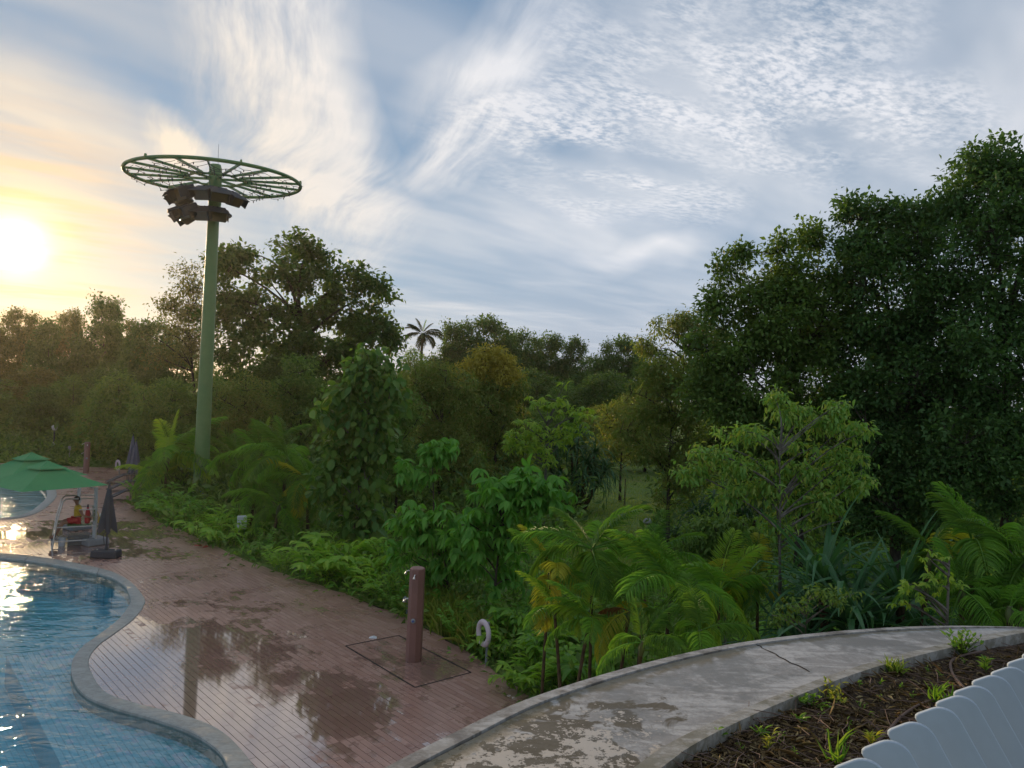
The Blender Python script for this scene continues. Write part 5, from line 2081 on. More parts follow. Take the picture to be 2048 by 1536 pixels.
tree_px("umbrella_tree", "widest bright green umbrella tree, right of the shower post", "tree", 20, 985,
        [(1010, 960, 40, 22), (1070, 965, 48, 18), (980, 1010, 40, 26), (1040, 1010, 44, 26), (1100, 990, 28, 14), (960, 1060, 40, 28), (1010, 1070, 40, 30), (960, 1120, 32, 28), (1010, 1140, 30, 30), (940, 1090, 30, 26)],
        ncl=60, per=44, cl_r=0.25, leaf=(0.32, 0.115), trunk_r=.055, seed=73, nlimb=28, **S1)
tree_px("umbrella_tree", "slim umbrella tree with two leaf tufts left of the feathery tree", "tree", 25, 866,
        [(872, 880, 28, 18), (880, 905, 22, 12), (828, 945, 22, 16)], ncl=16, per=48, cl_r=0.24, leaf=(0.36, 0.13), trunk_r=.045, seed=74, nlimb=8, **S1)
tree_px("pale_sapling", "pale slim tree with airy drooping leaves behind the path", "tree", 14.5, 1556,
        [(1560, 800, 18, 12), (1610, 815, 30, 12), (1670, 815, 16, 12), (1570, 835, 36, 14), (1650, 842, 34, 16), (1700, 860, 30, 20), (1500, 870, 50, 18), (1590, 880, 60, 22), (1690, 910, 44, 22), (1420, 905, 36, 14), (1480, 930, 50, 18), (1560, 940, 50, 20), (1640, 950, 50, 20), (1395, 945, 30, 12), (1700, 965, 34, 16),
         (1530, 985, 50, 18), (1610, 1000, 50, 18), (1660, 1030, 34, 16), (1460, 990, 36, 16), (1570, 1045, 44, 16)],
        ncl=230, per=36, cl_r=0.15, leaf=(0.12, 0.045), kind='lance', mat='leaf_sapling', bark='bark_grey', trunk_r=.045, seed=75, droop=.75, nlimb=34, trunks=2, twig=.005, gap=.2, trunk_top=D(1575, 900, 14.5), limb_r=.5, shell=.3, sprig=.18, depth=1.3)
tree_px("pale_sapling", "low spreading sapling left of the pale slim tree", "tree", 17, 1450,
        [(1440, 1060, 48, 26), (1395, 1080, 36, 22), (1490, 1075, 36, 24), (1440, 1100, 50, 22)],
        ncl=95, per=34, cl_r=0.18, leaf=(0.13, 0.055), kind='lance', mat='leaf_mid', bark='bark_grey', trunk_r=.04, seed=76, droop=.7, nlimb=14, twig=.006)
tree_px("seedling_tree", "thin twiggy seedling against the big strap leaves behind the kerb path", "sapling", 10.6, 1590,
        [(1650, 1195, 34, 14), (1600, 1205, 26, 14), (1690, 1190, 16, 8), (1560, 1230, 24, 14)],
        ncl=26, per=20, cl_r=0.11, leaf=(0.075, 0.03), kind='lance', mat='leaf_mid', bark='bark_grey', trunk_r=.018, seed=77, droop=.5, nlimb=12, twig=.004)
tree_px("knobbly_tree", "knobbly pale-stemmed small tree with few leaves in front of the right palms", "tree", 10.4, 1886,
        [(1895, 1108, 14, 8), (1860, 1118, 18, 8), (1830, 1170, 20, 9), (1815, 1200, 16, 7), (1838, 1200, 10, 6), (1890, 1160, 26, 14)],
        ncl=22, per=16, cl_r=0.085, leaf=(0.10, 0.042), kind='lance', mat='leaf_lime', bark='bark_grey', trunk_r=.05, seed=78, droop=.4, nlimb=14, twig=.007, whorl=7, trunk_top=D(1893, 1112, 10.4))
for r, used in PROTO.values():
    if not used:
        for c in list(r.children):
            bpy.data.objects.remove(c)
        bpy.data.objects.remove(r)

# ------------------------------------------------------------------ palms
def frond_mesh(name, seed, arch=0.9, pairs=40, wid=0.026, leaf=0.30, droop=0.5, twist=0.0):
    """a feather frond one unit long leaving the origin along +x, arching over"""
    rg = np.random.default_rng(seed)
    pts, ang = [np.zeros(3)], 0.0
    n = 16
    for i in range(n):
        t = (i + 0.5) / n
        a = -arch * t ** 1.5
        pts.append(pts[-1] + np.array([math.cos(a), math.sin(twist * t) * .25, math.sin(a)]) / n)
    P = np.array(pts)
    mb = MB()
    mb.tube([Vector(p) for p in P], [0.011 * (1 - .85 * i / n) + .0012 for i in range(n + 1)], 5)
    V0 = np.array(mb.v)
    F0q = np.array([f for f in mb.f if len(f) == 4])
    s = np.linspace(0.16, 0.995, pairs)
    pos, dirs, ups, L = [], [], [], []
    for k, t in enumerate(s):
        x = t * n
        i = min(int(x), n - 1)
        p = P[i] + (P[i + 1] - P[i]) * (x - i)
        tan = unit((P[i + 1] - P[i])[None])[0]
        side = np.array([-tan[1], tan[0], 0.0])
        side /= np.linalg.norm(side) + 1e-9
        upv = np.cross(tan, side)
        env = math.sin(PI * min(1.0, (t * 0.92 + 0.10))) ** 0.6
        for sg in (-1, 1):
            f = 0.30 + 0.75 * t ** 1.3
            d = side * sg + tan * f * rg.uniform(.8, 1.1) + upv * rg.uniform(.05, .35) - np.array([0, 0, droop * rg.uniform(.6, 1.3)])
            pos.append(p + rg.normal(size=3) * .002)
            dirs.append(d)
            ups.append(upv + side * sg * .3)
            L.append(leaf * (0.35 + 0.65 * env) * rg.uniform(.85, 1.1))
    L = np.array(L)
    V, F = leaves_np(np.array(pos), np.array(dirs), np.array(ups), L, np.full(len(L), wid), 'lance')
    VV, FF = join_np([(V0, [F0q]), (V, F)])
    me = np_mesh(name, VV, FF)
    return me


FR = {}
for mt in ('frond_far', 'frond', 'frond_lime', 'frond_dull', 'frond_gold', 'frond_dead'):
    FR[mt] = []
    for k, (arch, dr) in enumerate(((0.7, .25), (1.15, .45), (1.6, .6), (1.3, .8))):
        if mt == 'frond_dead' and k != 2:
            continue
        me = frond_mesh("frond", 100 + k, arch, 40, 0.014, 0.30 if mt != 'frond_dead' else .2, dr if mt != 'frond_dead' else 1.4, (k - 1.5) * .8)
        me.materials.append(MAT[mt])
        FR[mt].append(me)


def palm(label, crown, base=None, nf=11, L=1.5, mats=('frond',), seed=1, stem_r=0.035, group=None, spear=False, name="cane_palm", up=0.0, dead=None, low=-0.45, az0=None, shaft=True):
    """one palm: stem, crown shaft and single fronds; crown is the world point the fronds leave from"""
    rg = random.Random(seed)
    crown = Vector(crown)
    base = Vector(base) if base is not None else Vector((crown.x + rg.uniform(-.25, .25), crown.y + rg.uniform(-.2, .2), GZ))
    root = thing(name, label, "palm", base, 0, group)
    c = crown - base
    if c.z > 0.3:
        pts = [Vector((c.x * t ** 1.5, c.y * t ** 1.5, c.z * t)) for t in np.linspace(0, 1, 10)]
        MB().tube(pts, [stem_r * (1.25 if i == 0 else 1.0 - .2 * i / 9) * (1 + .08 * (i % 2)) for i in range(10)], 7).build("stem", 'bark_palm', root, True)
        if shaft:
            d = (pts[-1] - pts[-2]).normalized()
            MB().tube([c - d * L * .22, c - d * L * .1, c + d * 0.02], [stem_r * .9, stem_r * 1.35, stem_r * .7], 7).build("crown_shaft", 'stem_green', root, True)
    for i in range(nf):
        t = i / max(1, nf - 1)
        az = (az0 if az0 is not None else rg.uniform(0, 6.28)) + i * 2.399
        elev = (1.25 - (1.25 - low) * t ** 0.85) + rg.uniform(-.12, .12) + up
        mt = mats[rg.randrange(len(mats))]
        if dead is not None and i >= nf - dead:
            mt, elev = 'frond_dead', 0.05
        ms = FR[mt]
        k = 0 if t < .25 else (1 if t < .6 else (2 if t < .85 else 3))
        o = bpy.data.objects.new("frond", ms[min(k, len(ms) - 1)])
        COL.objects.link(o)
        o.parent = root
        o.location = c
        o.rotation_euler = (rg.uniform(-.35, .35), -elev, az)
        s = L * rg.uniform(.82, 1.1) * (0.8 if t < .12 else 1.0)
        o.scale = (s, s, s)
    if spear:
        o = bpy.data.objects.new("spear_leaf", FR['frond_lime'][0])
        COL.objects.link(o)
        o.parent = root
        o.location = c
        o.rotation_euler = (0.2, -1.45, rg.uniform(0, 6))
        o.scale = (L * .75, L * .22, L * .3)
    return root


PN = "cane palms beside the terrace path"
PALMS = [
    # label, u, v, y, nf, L, mats, kw
    ("tallest cane palm of the clump left of centre, behind the path edge", 1185, 1098, 13.6, 12, 1.45, ('frond', 'frond', 'frond_dull'), {}),
    ("cane palm with golden drooping fronds nearest the lifebuoy", 1100, 1140, 14.2, 9, 1.25, ('frond_gold', 'frond_gold', 'frond'), {}),
    ("small cane palm just right of the lifebuoy", 1108, 1215, 13.2, 8, 0.85, ('frond', 'frond_lime'), {}),
    ("young cane palm with upright fan in front of the tallest one", 1180, 1235, 12.6, 9, 0.95, ('frond', 'frond_lime'), {}),
    ("cane palm with one dead brown frond hanging toward the lifebuoy", 1258, 1222, 12.8, 8, 1.2, ('frond', 'frond_dull', 'frond_gold'), dict(dead=1, az0=4.35)),
    ("large bright cane palm in the middle of the clump by the path", 1345, 1170, 12.4, 12, 1.5, ('frond', 'frond_lime', 'frond'), {}),
    ("lime-green cane palm at the right end of the clump", 1440, 1180, 13.0, 11, 1.35, ('frond_lime', 'frond'), {}),
    ("low palm whose fronds hang over the path edging", 1400, 1262, 10.6, 8, 0.9, ('frond', 'frond_dull'), dict(low=-0.2)),
    ("low palm leaning on the path edging left of the overhanging one", 1285, 1285, 10.4, 8, 0.85, ('frond', 'frond_dull'), dict(low=-0.2)),
    ("dull green palm behind the clump, under the low sapling", 1300, 1120, 15.5, 10, 1.35, ('frond_dull', 'frond'), {}),
    ("thin palm between the clump and the big strap leaves", 1515, 1165, 14.0, 9, 1.2, ('frond', 'frond_gold', 'frond_dull'), {}),
]
for i, (lab, u, v, y, nf, L, mats, kw) in enumerate(PALMS):
    palm(lab, D(u, v, y), None, nf, L, mats, 300 + i, 0.034, PN, **kw)
RP = [
    ("upright feather palm right of the knobbly tree", 1945, 1085, 11.6, 10, 1.5, ('frond', 'frond_dull'), {}),
    ("low feather palm fanning out beside the knobbly stem", 1925, 1180, 10.8, 8, 1.0, ('frond', 'frond_dull'), {}),
    ("feather palm cut by the right picture edge", 2050, 1120, 11.2, 10, 1.35, ('frond_dull', 'frond'), {}),
    ("feather palm with yellowing fronds left of the knobbly tree", 1862, 1100, 12.6, 8, 1.15, ('frond_dull', 'frond_gold'), {}),
    ("low palm in the right corner above the kerb weeds", 2020, 1215, 10.2, 7, 0.9, ('frond_dull', 'frond'), {}),
]
for i, (lab, u, v, y, nf, L, mats, kw) in enumerate(RP):
    palm(lab, D(u, v, y), None, nf, L, mats, 340 + i, 0.045, "feather palms at the right", **kw)
LP = [
    ("bright palm with a lime spear left of the mast foot", 338, 905, 37, 13, 3.0, ('frond', 'frond_lime'), dict(spear=True)),
    ("darker palm behind the bright one left of the mast", 345, 935, 38.5, 11, 2.3, ('frond', 'frond_dull'), {}),
    ("low palm beside the sun loungers", 318, 955, 38, 11, 1.9, ('frond', 'frond_lime'), {}),
    ("dark palm just right of the mast, behind its foot", 470, 915, 38.5, 11, 2.3, ('frond_dull',), {}),
    ("palm with lime centre right of the mast", 522, 905, 34.5, 12, 2.3, ('frond_dull', 'frond'), dict(spear=True)),
    ("palm with arching fronds left of the large-leaved tree", 575, 915, 31, 12, 2.6, ('frond', 'frond_dull'), {}),
    ("palm with orange-brown lower fronds beside the large-leaved tree", 615, 960, 30, 10, 2.0, ('frond_dull', 'frond_gold', 'frond'), {}),
    ("low palm over the service box", 512, 990, 31, 10, 1.7, ('frond_dull', 'frond'), {}),
    ("low palm between the service box and the large-leaved tree", 560, 1010, 29, 10, 1.8, ('frond', 'frond_dull'), {}),
]
for i, (lab, u, v, y, nf, L, mats, kw) in enumerate(LP):
    palm(lab, D(u, v, y), None, nf, L, mats, 370 + i, 0.07, "palms round the mast foot", **kw)
palm("tall far palm silhouetted on the forest ridge", D(845, 668, 105), None, 16, 2.9, ('frond_far',), 390, 0.2, None, True, "fan_palm")


# ------------------------------------------------------------------ ginger, shrubs, straps, grass
def stalk_mesh(seed, n=12, leaf=0.30, wid=0.085, arch=0.8, mat='leaf_ginger', bush=1.0):
    """an arching cane one unit long with alternate lance leaves"""
    rg = np.random.default_rng(seed)
    P = [np.zeros(3)]
    m = 10
    for i in range(m):
        a = 1.45 - arch * ((i + .5) / m) ** 1.4
        P.append(P[-1] + np.array([math.cos(a), 0, math.sin(a)]) / m)
    P = np.array(P)
    mb = MB()
    mb.tube([Vector(p) for p in P], [0.012 * (1 - .7 * i / m) for i in range(m + 1)], 4)
    V0, F0 = np.array(mb.v), np.array([f for f in mb.f if len(f) == 4])
    pos, dirs, ups, L = [], [], [], []
    for k in range(n):
        t = 0.22 + 0.78 * k / (n - 1)
        x = t * m
        i = min(int(x), m - 1)
        p = P[i] + (P[i + 1] - P[i]) * (x - i)
        tan = unit((P[i + 1] - P[i])[None])[0]
        sg = 1 if k % 2 else -1
        pos.append(p)
        dirs.append(np.array([0, sg * bush, 0]) + tan * (0.7 + .5 * t) + rg.normal(size=3) * .15 - np.array([0, 0, .25]))
        ups.append(np.array([0, 0, 1.0]) + rg.normal(size=3) * .2 - tan * .1)
        L.append(leaf * rg.uniform(.75, 1.15) * (0.7 + .5 * math.sin(PI * t)))
    V, F = leaves_np(np.array(pos), np.array(dirs), np.array(ups), np.array(L), np.full(n, wid), 'lance')
    VV, FF = join_np([(V0, [F0]), (V, F)])
    me = np_mesh("leafy_cane", VV, FF)
    me.materials.append(MAT[mat])
    return me


CANE = {'ginger': [stalk_mesh(400 + k, 12, .34, .095, .7 + .25 * k) for k in range(4)],
        'deep': [stalk_mesh(410 + k, 12, .34, .11, .6 + .25 * k, 'leaf_ginger_deep') for k in range(4)],
        'bushy': [stalk_mesh(420 + k, 16, .2, .07, .5 + .2 * k, 'leaf_ginger_deep', .9) for k in range(3)],
        'lime': [stalk_mesh(430 + k, 16, .2, .08, .5 + .2 * k, 'leaf_ginger', .9) for k in range(3)]}


def cane_clump(label, base, n=14, L=1.3, kind='ginger', seed=1, spread=0.35, name="ginger_clump", cat="plant", group=None):
    rg = random.Random(seed)
    root = thing(name, label, cat, base, 0, group)
    for i in range(n):
        o = bpy.data.objects.new("leafy_cane", CANE[kind][rg.randrange(len(CANE[kind]))])
        COL.objects.link(o)
        o.parent = root
        az = i * 2.399 + rg.uniform(-.3, .3)
        rr = spread * math.sqrt(rg.random())
        o.location = (rr * math.cos(az), rr * math.sin(az), -0.02)
        o.rotation_euler = (rg.uniform(-.15, .15), rg.uniform(-.05, .35), az)
        s = L * rg.uniform(.65, 1.15)
        o.scale = (s, s, s)
    return root


GG = "ginger clumps along the deck edge"
for i, (lab, u, v, n, L, k, sp) in enumerate((
        ("bright ginger clump left of the large-leaved tree's trunk", 655, 1160, 17, 1.5, 'ginger', .5),
        ("ginger clump at the foot of the large-leaved tree", 715, 1168, 17, 1.55, 'ginger', .5),
        ("ginger clump left of the shower post top", 765, 1192, 15, 1.15, 'ginger', .45),
        ("darker ginger clump touching the shower post", 802, 1218, 16, 0.95, 'bushy', .4),
        ("ginger clump behind the tree-foot clumps", 690, 1140, 15, 1.5, 'ginger', .5),
        ("low ginger by the mast foot", 425, 1075, 15, 1.15, 'ginger', .6),
        ("ginger clump in front of the service box", 455, 1088, 16, 1.25, 'ginger', .6),
        ("ginger clump between mast and loungers", 365, 1050, 14, 1.3, 'deep', .6),
        ("dark clump at the bend of the deck by the loungers", 325, 1035, 15, 1.4, 'deep', .7),
        ("clump at the deck bend nearest the loungers", 305, 1010, 14, 1.4, 'bushy', .7),
        ("dark clump left of the small bright shrub", 515, 1112, 16, 0.9, 'bushy', .5),
        ("broad ginger clump behind the lifebuoy", 1050, 1318, 18, 1.1, 'ginger', .5),
        ("ginger clump where the deck meets the terrace wall", 1075, 1385, 18, 1.0, 'ginger', .45),
        ("ginger clump between the lifebuoy and the golden palm", 1085, 1295, 16, 1.3, 'deep', .5),
        ("dark ginger clump behind the umbrella tree stems", 1025, 1262, 15, 1.1, 'deep', .5),
        ("ginger clump under the tallest cane palm", 1140, 1370, 16, 1.3, 'deep', .5))):
    cane_clump(lab, G(u, v, GZ), n, L, k, 500 + i, sp, group=GG)
cane_clump("small bright lime shrub at the deck edge", G(562, 1140, GZ), 18, 0.85, 'lime', 530, .3, "lime_shrub", "shrub")
cane_clump("fine-leaved bright green bush left of the lifebuoy", G(938, 1285, GZ), 22, 1.0, 'bushy', 531, .4, "fine_bush", "shrub")
cane_clump("low shrub behind the grass tufts and shower post", G(870, 1225, GZ), 16, 0.8, 'bushy', 532, .4, "low_shrub", "shrub")


def strap_mesh(seed, bend=1.2, w=0.045, kink=None):
    rg = np.random.default_rng(seed)
    n = 12
    V, F = [], []
    p = np.zeros(3)
    a = 1.4
    for i in range(n + 1):
        t = i / n
        ww = w * min(1, t * 6 + .55) * (1 - t ** 2.2) + .002
        nx, nz = -math.sin(a), math.cos(a)
        V += [(p[0] + nx * .35 * ww, -ww, p[2] + nz * .35 * ww), (p[0], 0, p[2]), (p[0] + nx * .35 * ww, ww, p[2] + nz * .35 * ww)]
        if i:
            b = 3 * i
            F += [(b - 3, b - 2, b + 1, b), (b - 2, b - 1, b + 2, b + 1)]
        st = bend / n * (0.5 + t)
        if kink and abs(t - kink) < .06:
            st += 1.0
        a -= st
        p = p + np.array([math.cos(a), 0, math.sin(a)]) / n
    return MB().add(V, F)


STRAP = []
for k, (bd, kk) in enumerate(((.5, None), (1.0, None), (1.6, None), (.7, .7), (2.2, None), (1.0, .6))):
    me = strap_mesh(600 + k, bd, 0.032, kk).mesh("strap_leaf")
    me.materials.append(MAT['strap'])
    STRAP.append(me)
STRAPF = []
for k, bd in enumerate((1.8, 2.6, 3.0)):
    me = strap_mesh(620 + k, bd, 0.026).mesh("strap_leaf")
    me.materials.append(MAT['strap_far'])
    STRAPF.append(me)


def strap_plant(label, base, heads, n, L, meshes, seed, low=.0, name="screw_pine", group=None, top=1.35):
    """rosettes of long straps at the given points (relative to base)"""
    rg = random.Random(seed)
    root = thing(name, label, "screw pine", base, 0, group)
    for h in heads:
        h = Vector(h)
        if h.z > .4:
            MB().tube([(h.x * .3, h.y * .3, -.05), (h.x * .7, h.y * .7, h.z * .6), h], [.09, .08, .07], 6).build("stem", 'bark_palm', root, True)
        for i in range(n):
            t = i / n
            o = bpy.data.objects.new("strap_leaf", meshes[rg.randrange(len(meshes))])
            COL.objects.link(o)
            o.parent = root
            o.location = h
            o.rotation_euler = (rg.uniform(-.3, .3), (1.0 - low) * t * 1.1 - (top - 1.35) + rg.uniform(-.12, .12), i * 2.399)
            s = L * rg.uniform(.7, 1.15)
            o.scale = (s, s * rg.uniform(.8, 1.2), s)
    return root


SG = "strap-leaved screw pines"
b = gp(1690, 12.6)
strap_plant("big dark screw pine with long strap leaves behind the path", b, [(0, 0, 2.6), (-.6, .5, 1.8), (.6, .3, 2.3), (.1, -.4, 1.5), (-.2, .7, 3.0), (.5, -.3, 1.1), (-.5, -.2, 1.0)], 36, 1.8, STRAP, 701, 0.1, group=SG)
b = gp(1790, 13.2)
strap_plant("taller screw pine with folded strap tips beside the big one", b, [(0, 0, 2.9), (.5, .4, 2.2), (-.4, .2, 1.9), (.1, -.3, 1.2)], 36, 1.8, STRAP, 702, 0.1, group=SG)
b = gp(1600, 14.0)
strap_plant("screw pine half hidden by the pale slim tree's stems", b, [(0, 0, 1.9), (.4, .4, 2.3), (-.2, -.2, 1.1)], 34, 1.6, STRAP, 703, .1, group=SG)
b = gp(1150, 41)
strap_plant("weeping dark strap-leaved mound at the edge of the lawn", b, [(0, 0, 4.1), (-1.2, 0, 3.2), (1.0, .2, 3.1), (-.4, -.9, 3.4), (.5, -.8, 2.5), (-1.5, -.4, 2.3), (1.5, -.3, 2.2), (0.1, -1.1, 1.8), (-.9, -.9, 1.6), (1.0, -.9, 1.6)], 46, 1.9, STRAPF, 704, -.2, group=SG)
b = gp(1475, 31)
strap_plant("dark weeping strap mass right of the lawn", b, [(0, 0, 2.3), (-1.0, 0, 1.9), (1.0, .2, 2.0), (0, -.6, 1.6), (-1.7, -.1, 1.5)], 36, 1.7, STRAPF, 705, -.2, group=SG)
b = gp(1330, 31)
strap_plant("small strap-leaved clump by the reddish tree's trunk", b, [(0, 0, .5), (.5, .2, .6)], 26, 1.2, STRAPF, 706, .1, group=SG)


def blades(name, centres, n, h, mat, seed, spread=.12, wid=.012, parent=None):
    rg = np.random.default_rng(seed)
    C = np.repeat(np.array(centres), n, axis=0)
    N = len(C)
    pos = C + np.c_[rg.normal(size=(N, 2)) * spread, np.zeros(N)]
    d = np.c_[rg.normal(size=(N, 2)) * .45, np.ones(N)]
    V, F = leaves_np(pos, d, rg.normal(size=(N, 3)), h * rg.uniform(.5, 1.2, N), np.full(N, wid), 'lance')
    return link(name, np_mesh(name, V, F), mat, parent)


rgs = np.random.default_rng(77)
# long grass behind the shower post and along the deck edge
cs = []
for (u, v, n, sp) in ((880, 1245, 22, 34), (915, 1265, 16, 26), (860, 1230, 14, 26), (955, 1300, 12, 20), (845, 1215, 10, 24)):
    for _ in range(n):
        p = G(u + rgs.uniform(-sp, sp), v + rgs.uniform(-14, 10), GZ)
        cs.append(tuple(p))
o = stuff(blades("long_grass", cs, 26, .75, 'grass_blade', 801, .16, .022))
o['label'] = "long yellowish grass growing behind the shower post"
o['category'] = "grass"


# undergrowth: a low leafy mass over the beds, open on the lawn
def in_lawn(p):
    u, v, w = proj(p)
    if 20 < p[1] < 75 and 1140 < u < 1330 and 905 < v < 1140:
        return True
    if -10 < u < 90 and 60 < p[1] < 100:
        return True
    return False


edge3 = catmull([p.to_3d() for p in EDGE], 4)


def undergrowth(name, label, n, ylo, yhi, hlo, hhi, leafl, mat, seed, kind='diamond', per=22):
    rg = np.random.default_rng(seed)
    pos, dirs, ups, LL = [], [], [], []
    k = tries = 0
    while k < n and tries < n * 12:
        tries += 1
        y = ylo + (yhi - ylo) * rg.random() ** 1.1
        u = rg.uniform(-150, 2150)
        p = gp(u, y)
        if inside((p.x, p.y), [q for q in DECK_POLY]) or in_lawn((p.x, p.y, 0)):
            continue
        if y < 14 and not (p.y > 9.9 and p.x > 1.5):
            continue
        # inside the terrace?
        if p.y < 9.6:
            continue
        dedge = min((p - q).length for q in edge3[::2])
        h = min(rg.uniform(hlo, hhi), 0.25 + dedge * 0.5)
        if p.y < 17.5 and p.x > 2.5:
            h = min(h, .5)
        pu = proj(p)[0]
        if 1130 < pu < 1340 and 16 < p.y < 52:
            h = min(h, .28)
        m = per
        off = rg.normal(size=(m, 3)) * np.array([.45 * h + .1, .45 * h + .1, .3 * h])
        c = np.array([p.x, p.y, GZ + h * .5])
        q = c + off
        q[:, 2] = np.maximum(q[:, 2], GZ + .03)
        pos.append(q)
        dirs.append(unit(off) * .7 + rg.normal(size=(m, 3)) * .5 + np.array([0, 0, .1]))
        ups.append(rg.normal(size=(m, 3)) * .45 + np.array([0, 0, 1.0]))
        LL.append(np.full(m, leafl) * rg.uniform(.6, 1.3, m) * rg.uniform(.7, 1.3))
        k += 1
    L = np.concatenate(LL)
    V, F = leaves_np(np.concatenate(pos), np.concatenate(dirs), np.concatenate(ups), L, L * .42, kind)
    o = stuff(link(name, np_mesh(name, V, F), mat))
    o['label'] = label
    o['category'] = "undergrowth"
    return o


undergrowth("undergrowth", "low green undergrowth covering the near beds", 1500, 12, 34, .3, 1.1, .22, 'leaf_mid', 811, 'diamond', 26)
undergrowth("undergrowth", "fresh lighter leaves scattered through the near beds", 500, 12, 34, .3, 1.3, .26, 'leaf_ginger_deep', 812, 'diamond', 24)
undergrowth("undergrowth", "dark shrubby undergrowth under the far trees", 1500, 34, 75, 1.0, 3.4, .42, 'leaf_forest', 813, 'diamond', 34)
undergrowth("undergrowth", "olive shrubby undergrowth among the middle trees", 900, 30, 62, .8, 2.6, .34, 'leaf_mid', 814, 'diamond', 34)
# lawn grass
rgl = np.random.default_rng(5)
cs = []
while len(cs) < 2600:
    u, v = rgl.uniform(1120, 1360), rgl.uniform(900, 1140)
    p = G(u, v, GZ)
    cs.append(tuple(p))
o = stuff(blades("lawn_grass", cs, 7, .16, 'grass_blade', 821, .25, .02))
o['label'] = "short grass of the small lawn between the trees"
o['category'] = "grass"
# a staked young plant on the lawn
sp_ = G(1248, 1015, GZ)
t = thing("staked_plant", "thin dark stake with a bare young plant on the lawn", "stake", sp_)
MB().tube([(0, 0, 0), (0.02, 0, D(1250, 955, sp_.y).z)], .025, 6).build("stake", 'bark_dark', t)
MB().tube([(.08, 0, 0), (.05, .02, .7), (.1, 0, 1.3)], .012, 5).build("shoot", 'bark_dark', t)

# ------------------------------------------------------------------ the planter: mulch, weeds, hose
inner_arr = [p for p in PATH_IN]


def soil_pt(u, v, dz=0.0):
    p = G(u, v, SOIL_Z)
    p.z = soil_h(p.x, p.y) + dz
    return p


rgm = np.random.default_rng(9)
pos = []
while len(pos) < 14000:
    u, v = rgm.uniform(1250, 2150), rgm.uniform(1280, 1640)
    p = G(u, v, SOIL_Z)
    # on the soil side of the kerb
    if v < np.interp(u, [1250, 1400, 1560, 1720, 1850, 1950, 2048, 2150], [1600, 1500, 1423, 1360, 1323, 1300, 1284, 1284]) + 8:
        continue
    pos.append((p.x, p.y, soil_h(p.x, p.y) + rgm.uniform(-.004, .018)))
pos = np.array(pos)
N = len(pos)
d = np.c_[rgm.normal(size=(N, 2)), rgm.normal(size=N) * .25]
L = rgm.gamma(2.0, .024, N) + .015
V, F = leaves_np(pos, d, rgm.normal(size=(N, 3)) * .5 + np.array([0, 0, 1.]), L, np.minimum(L * .35, rgm.uniform(.005, .026, N)), 'diamond')
o = stuff(link("mulch", np_mesh("mulch", V, F), 'litter'))
o['label'] = "brown wood chips and dry bits covering the planter soil"
o['category'] = "mulch"
# dry twigs
tw = MB()
for k in range(420):
    p = Vector(pos[rgm.integers(N)])
    a = rgm.uniform(0, 6.28)
    l_ = rgm.uniform(.08, .32)
    q = p + Vector((math.cos(a) * l_, math.sin(a) * l_, rgm.uniform(0, .06)))
    tw.tube([p + Vector((0, 0, .02)), p.lerp(q, .5) + Vector((rgm.normal() * .02, rgm.normal() * .02, .025)), q + Vector((0, 0, .02))], [.004, .0035, .002], 4)
o = stuff(tw.build("dry_twigs", 'hose'))
o['label'] = "thin dry twigs strewn over the planter mulch"
o['category'] = "twigs"
h1 = [soil_pt(*q, .03) for q in ((1962, 1312), (1925, 1318), (1902, 1330), (1905, 1352), (1925, 1378), (1950, 1395), (1985, 1412))]
o = MB().tube(catmull(h1, 4), .012, 8).build("irrigation_hose", 'hose', None, True)
tag(o, "curved brown irrigation hose crossing the planter", "hose")
h2 = [soil_pt(*q, .03) for q in ((1752, 1492), (1778, 1468), (1800, 1440), (1835, 1420), (1868, 1408), (1900, 1400))]
o = MB().tube(catmull(h2, 4), [.014 - .008 * i / 20 for i in range(21)], 7).build("fallen_branch", 'hose', None, True)
tag(o, "fallen brown branch lying beside the white boards", "branch")


def weed(label, u, v, n, h, leaf, mat, seed, cat="weed", group=None, kind='oval', spread=.5, upright=.6, name="weed_plant", w=.4):
    rg = np.random.default_rng(seed)
    p = soil_pt(u, v, -.01)
    root = thing(name, label, cat, p, 0, group)
    mb = MB()
    P, Dr = [], []
    ns = max(3, n // 7)
    for k in range(ns):
        a = rg.uniform(0, 6.28)
        e = np.array([math.cos(a) * h * spread * rg.uniform(.2, 1), math.sin(a) * h * spread * rg.uniform(.2, 1), h * rg.uniform(.5, 1)])
        m = e * .5 + np.array([0, 0, h * .15])
        b = bez(np.zeros(3), m, e, 6)
        mb.tube(b, [.006 * h * 4, .005 * h * 4, .004 * h * 4, .004 * h * 4, .003 * h * 4, .002 * h * 4], 4)
        for q in range(max(2, n // ns)):
            i = rg.integers(1, 6)
            P.append(b[i])
            aa = rg.uniform(0, 6.28)
            Dr.append(np.array([math.cos(aa), math.sin(aa), upright + rg.normal() * .3]) + unit(e[None])[0] * .5)
    mb.build("stems", 'stem_green', root)
    P, Dr = np.array(P), np.array(Dr)
    L = leaf * rg.uniform(.6, 1.25, len(P))
    V, F = leaves_np(P, Dr, rg.normal(size=(len(P), 3)) * .3 + np.array([0, 0, 1.]), L, L * w, kind)
    link("leaves", np_mesh("leaves", V, F), mat, root)
    return root


def tuft(label, u, v, n, h, mat, seed, group=None):
    p = soil_pt(u, v, -.02)
    rg = np.random.default_rng(seed)
    N = n
    pos = np.c_[rg.normal(size=(N, 2)) * h * .10, np.zeros(N)]
    dd = np.c_[rg.normal(size=(N, 2)) * .55, np.ones(N)]
    V, F = leaves_np(pos, dd, rg.normal(size=(N, 3)), h * rg.uniform(.5, 1.2, N), np.full(N, .009 + h * .012), 'lance')
    root = thing("grass_tuft", label, "grass tuft", p, 0, group)
    link("blades", np_mesh("blades", V, F), mat, root)
    return root


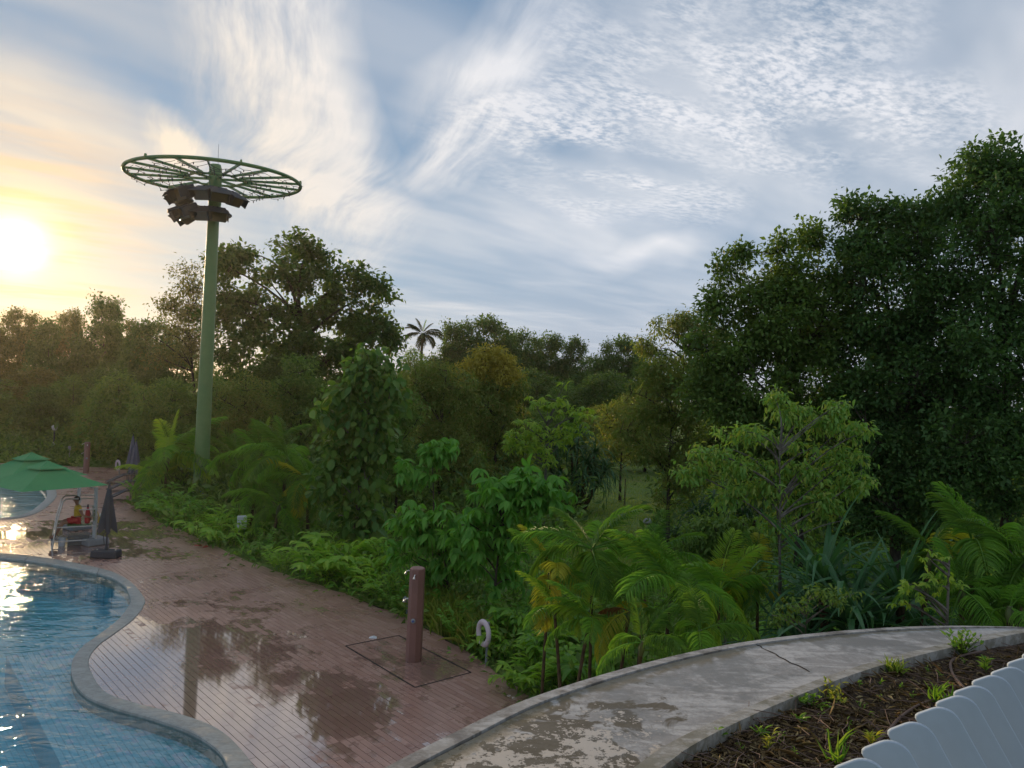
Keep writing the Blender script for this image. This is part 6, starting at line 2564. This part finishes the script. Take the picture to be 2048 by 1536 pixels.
weed("lush bright green weed spilling over the kerb at the far end", 1925, 1312, 150, .24, .06, 'weed', 901, spread=.9)
weed("rosette weed standing beside the far white boards", 1972, 1345, 34, .14, .075, 'weed', 902, kind='lance', spread=.5, upright=.9, w=.22)
weed("yellow-tinged creeping weed patch against the kerb", 1665, 1402, 110, .13, .05, 'weed_gold', 903, spread=1.7)
weed("green half of the creeping weed patch by the kerb", 1622, 1415, 70, .11, .05, 'weed', 904, spread=1.4)
tuft("grass tuft leaning on the kerb in the middle of the planter", 1788, 1348, 60, .17, 'grass_blade', 905)
tuft("long-bladed grass in front of the white boards", 1880, 1408, 26, .22, 'weed', 906)
tuft("tall single grass clump at the bottom edge near the white boards", 1678, 1530, 12, .24, 'weed', 907)
weed("broad-leaved seedling near the left end of the planter", 1517, 1475, 14, .10, .075, 'weed', 908, spread=.6)
weed("weed hugging the kerb corner at the left of the planter", 1437, 1478, 16, .12, .06, 'weed', 909, spread=.7)
weed("feathery weed at the bottom edge of the planter", 1535, 1505, 30, .14, .06, 'weed_gold', 910, kind='lance', w=.16)
weed("pale weed touching the nearest white board", 1745, 1500, 24, .12, .07, 'weed_gold', 911, kind='lance', w=.2)
weed("low weed with oval leaves in the middle of the mulch", 1600, 1450, 12, .05, .07, 'weed', 912)
rgw = np.random.default_rng(4)
for k, (u, v) in enumerate(((1725, 1420), (1760, 1405), (1698, 1455), (1740, 1432), (1852, 1345), (1878, 1355), (1930, 1330), (1800, 1382), (1660, 1490), (1590, 1520), (1700, 1478), (1825, 1398), (1760, 1375), (1640, 1440), (1560, 1490), (1895, 1375), (1480, 1500), (1720, 1380))):
    weed("tiny green seedling sprouting from the planter mulch", u, v, 9, rgw.uniform(.04, .08), .035, 'weed', 920 + k, group="tiny seedlings in the mulch", kind='lance', name="seedling", w=.3, upright=.8)


# ------------------------------------------------------------------ haze in the damp evening air
mh, th, oh = new_mat("haze")
pv = th.nodes.new("ShaderNodeVolumePrincipled")
pv.inputs["Color"].default_value = (1.0, 0.9, 0.74, 1)
pv.inputs["Density"].default_value = 0.0002
pv.inputs["Anisotropy"].default_value = 0.72
th.links.new(pv.outputs[0], oh.inputs["Volume"])
hz = MB().box((0, 650, 10), (1840, 1940, 24.4)).build("haze", mh)
stuff(hz)
SC.cycles.volume_bounces = 0
SC.cycles.volume_step_rate = 4.0
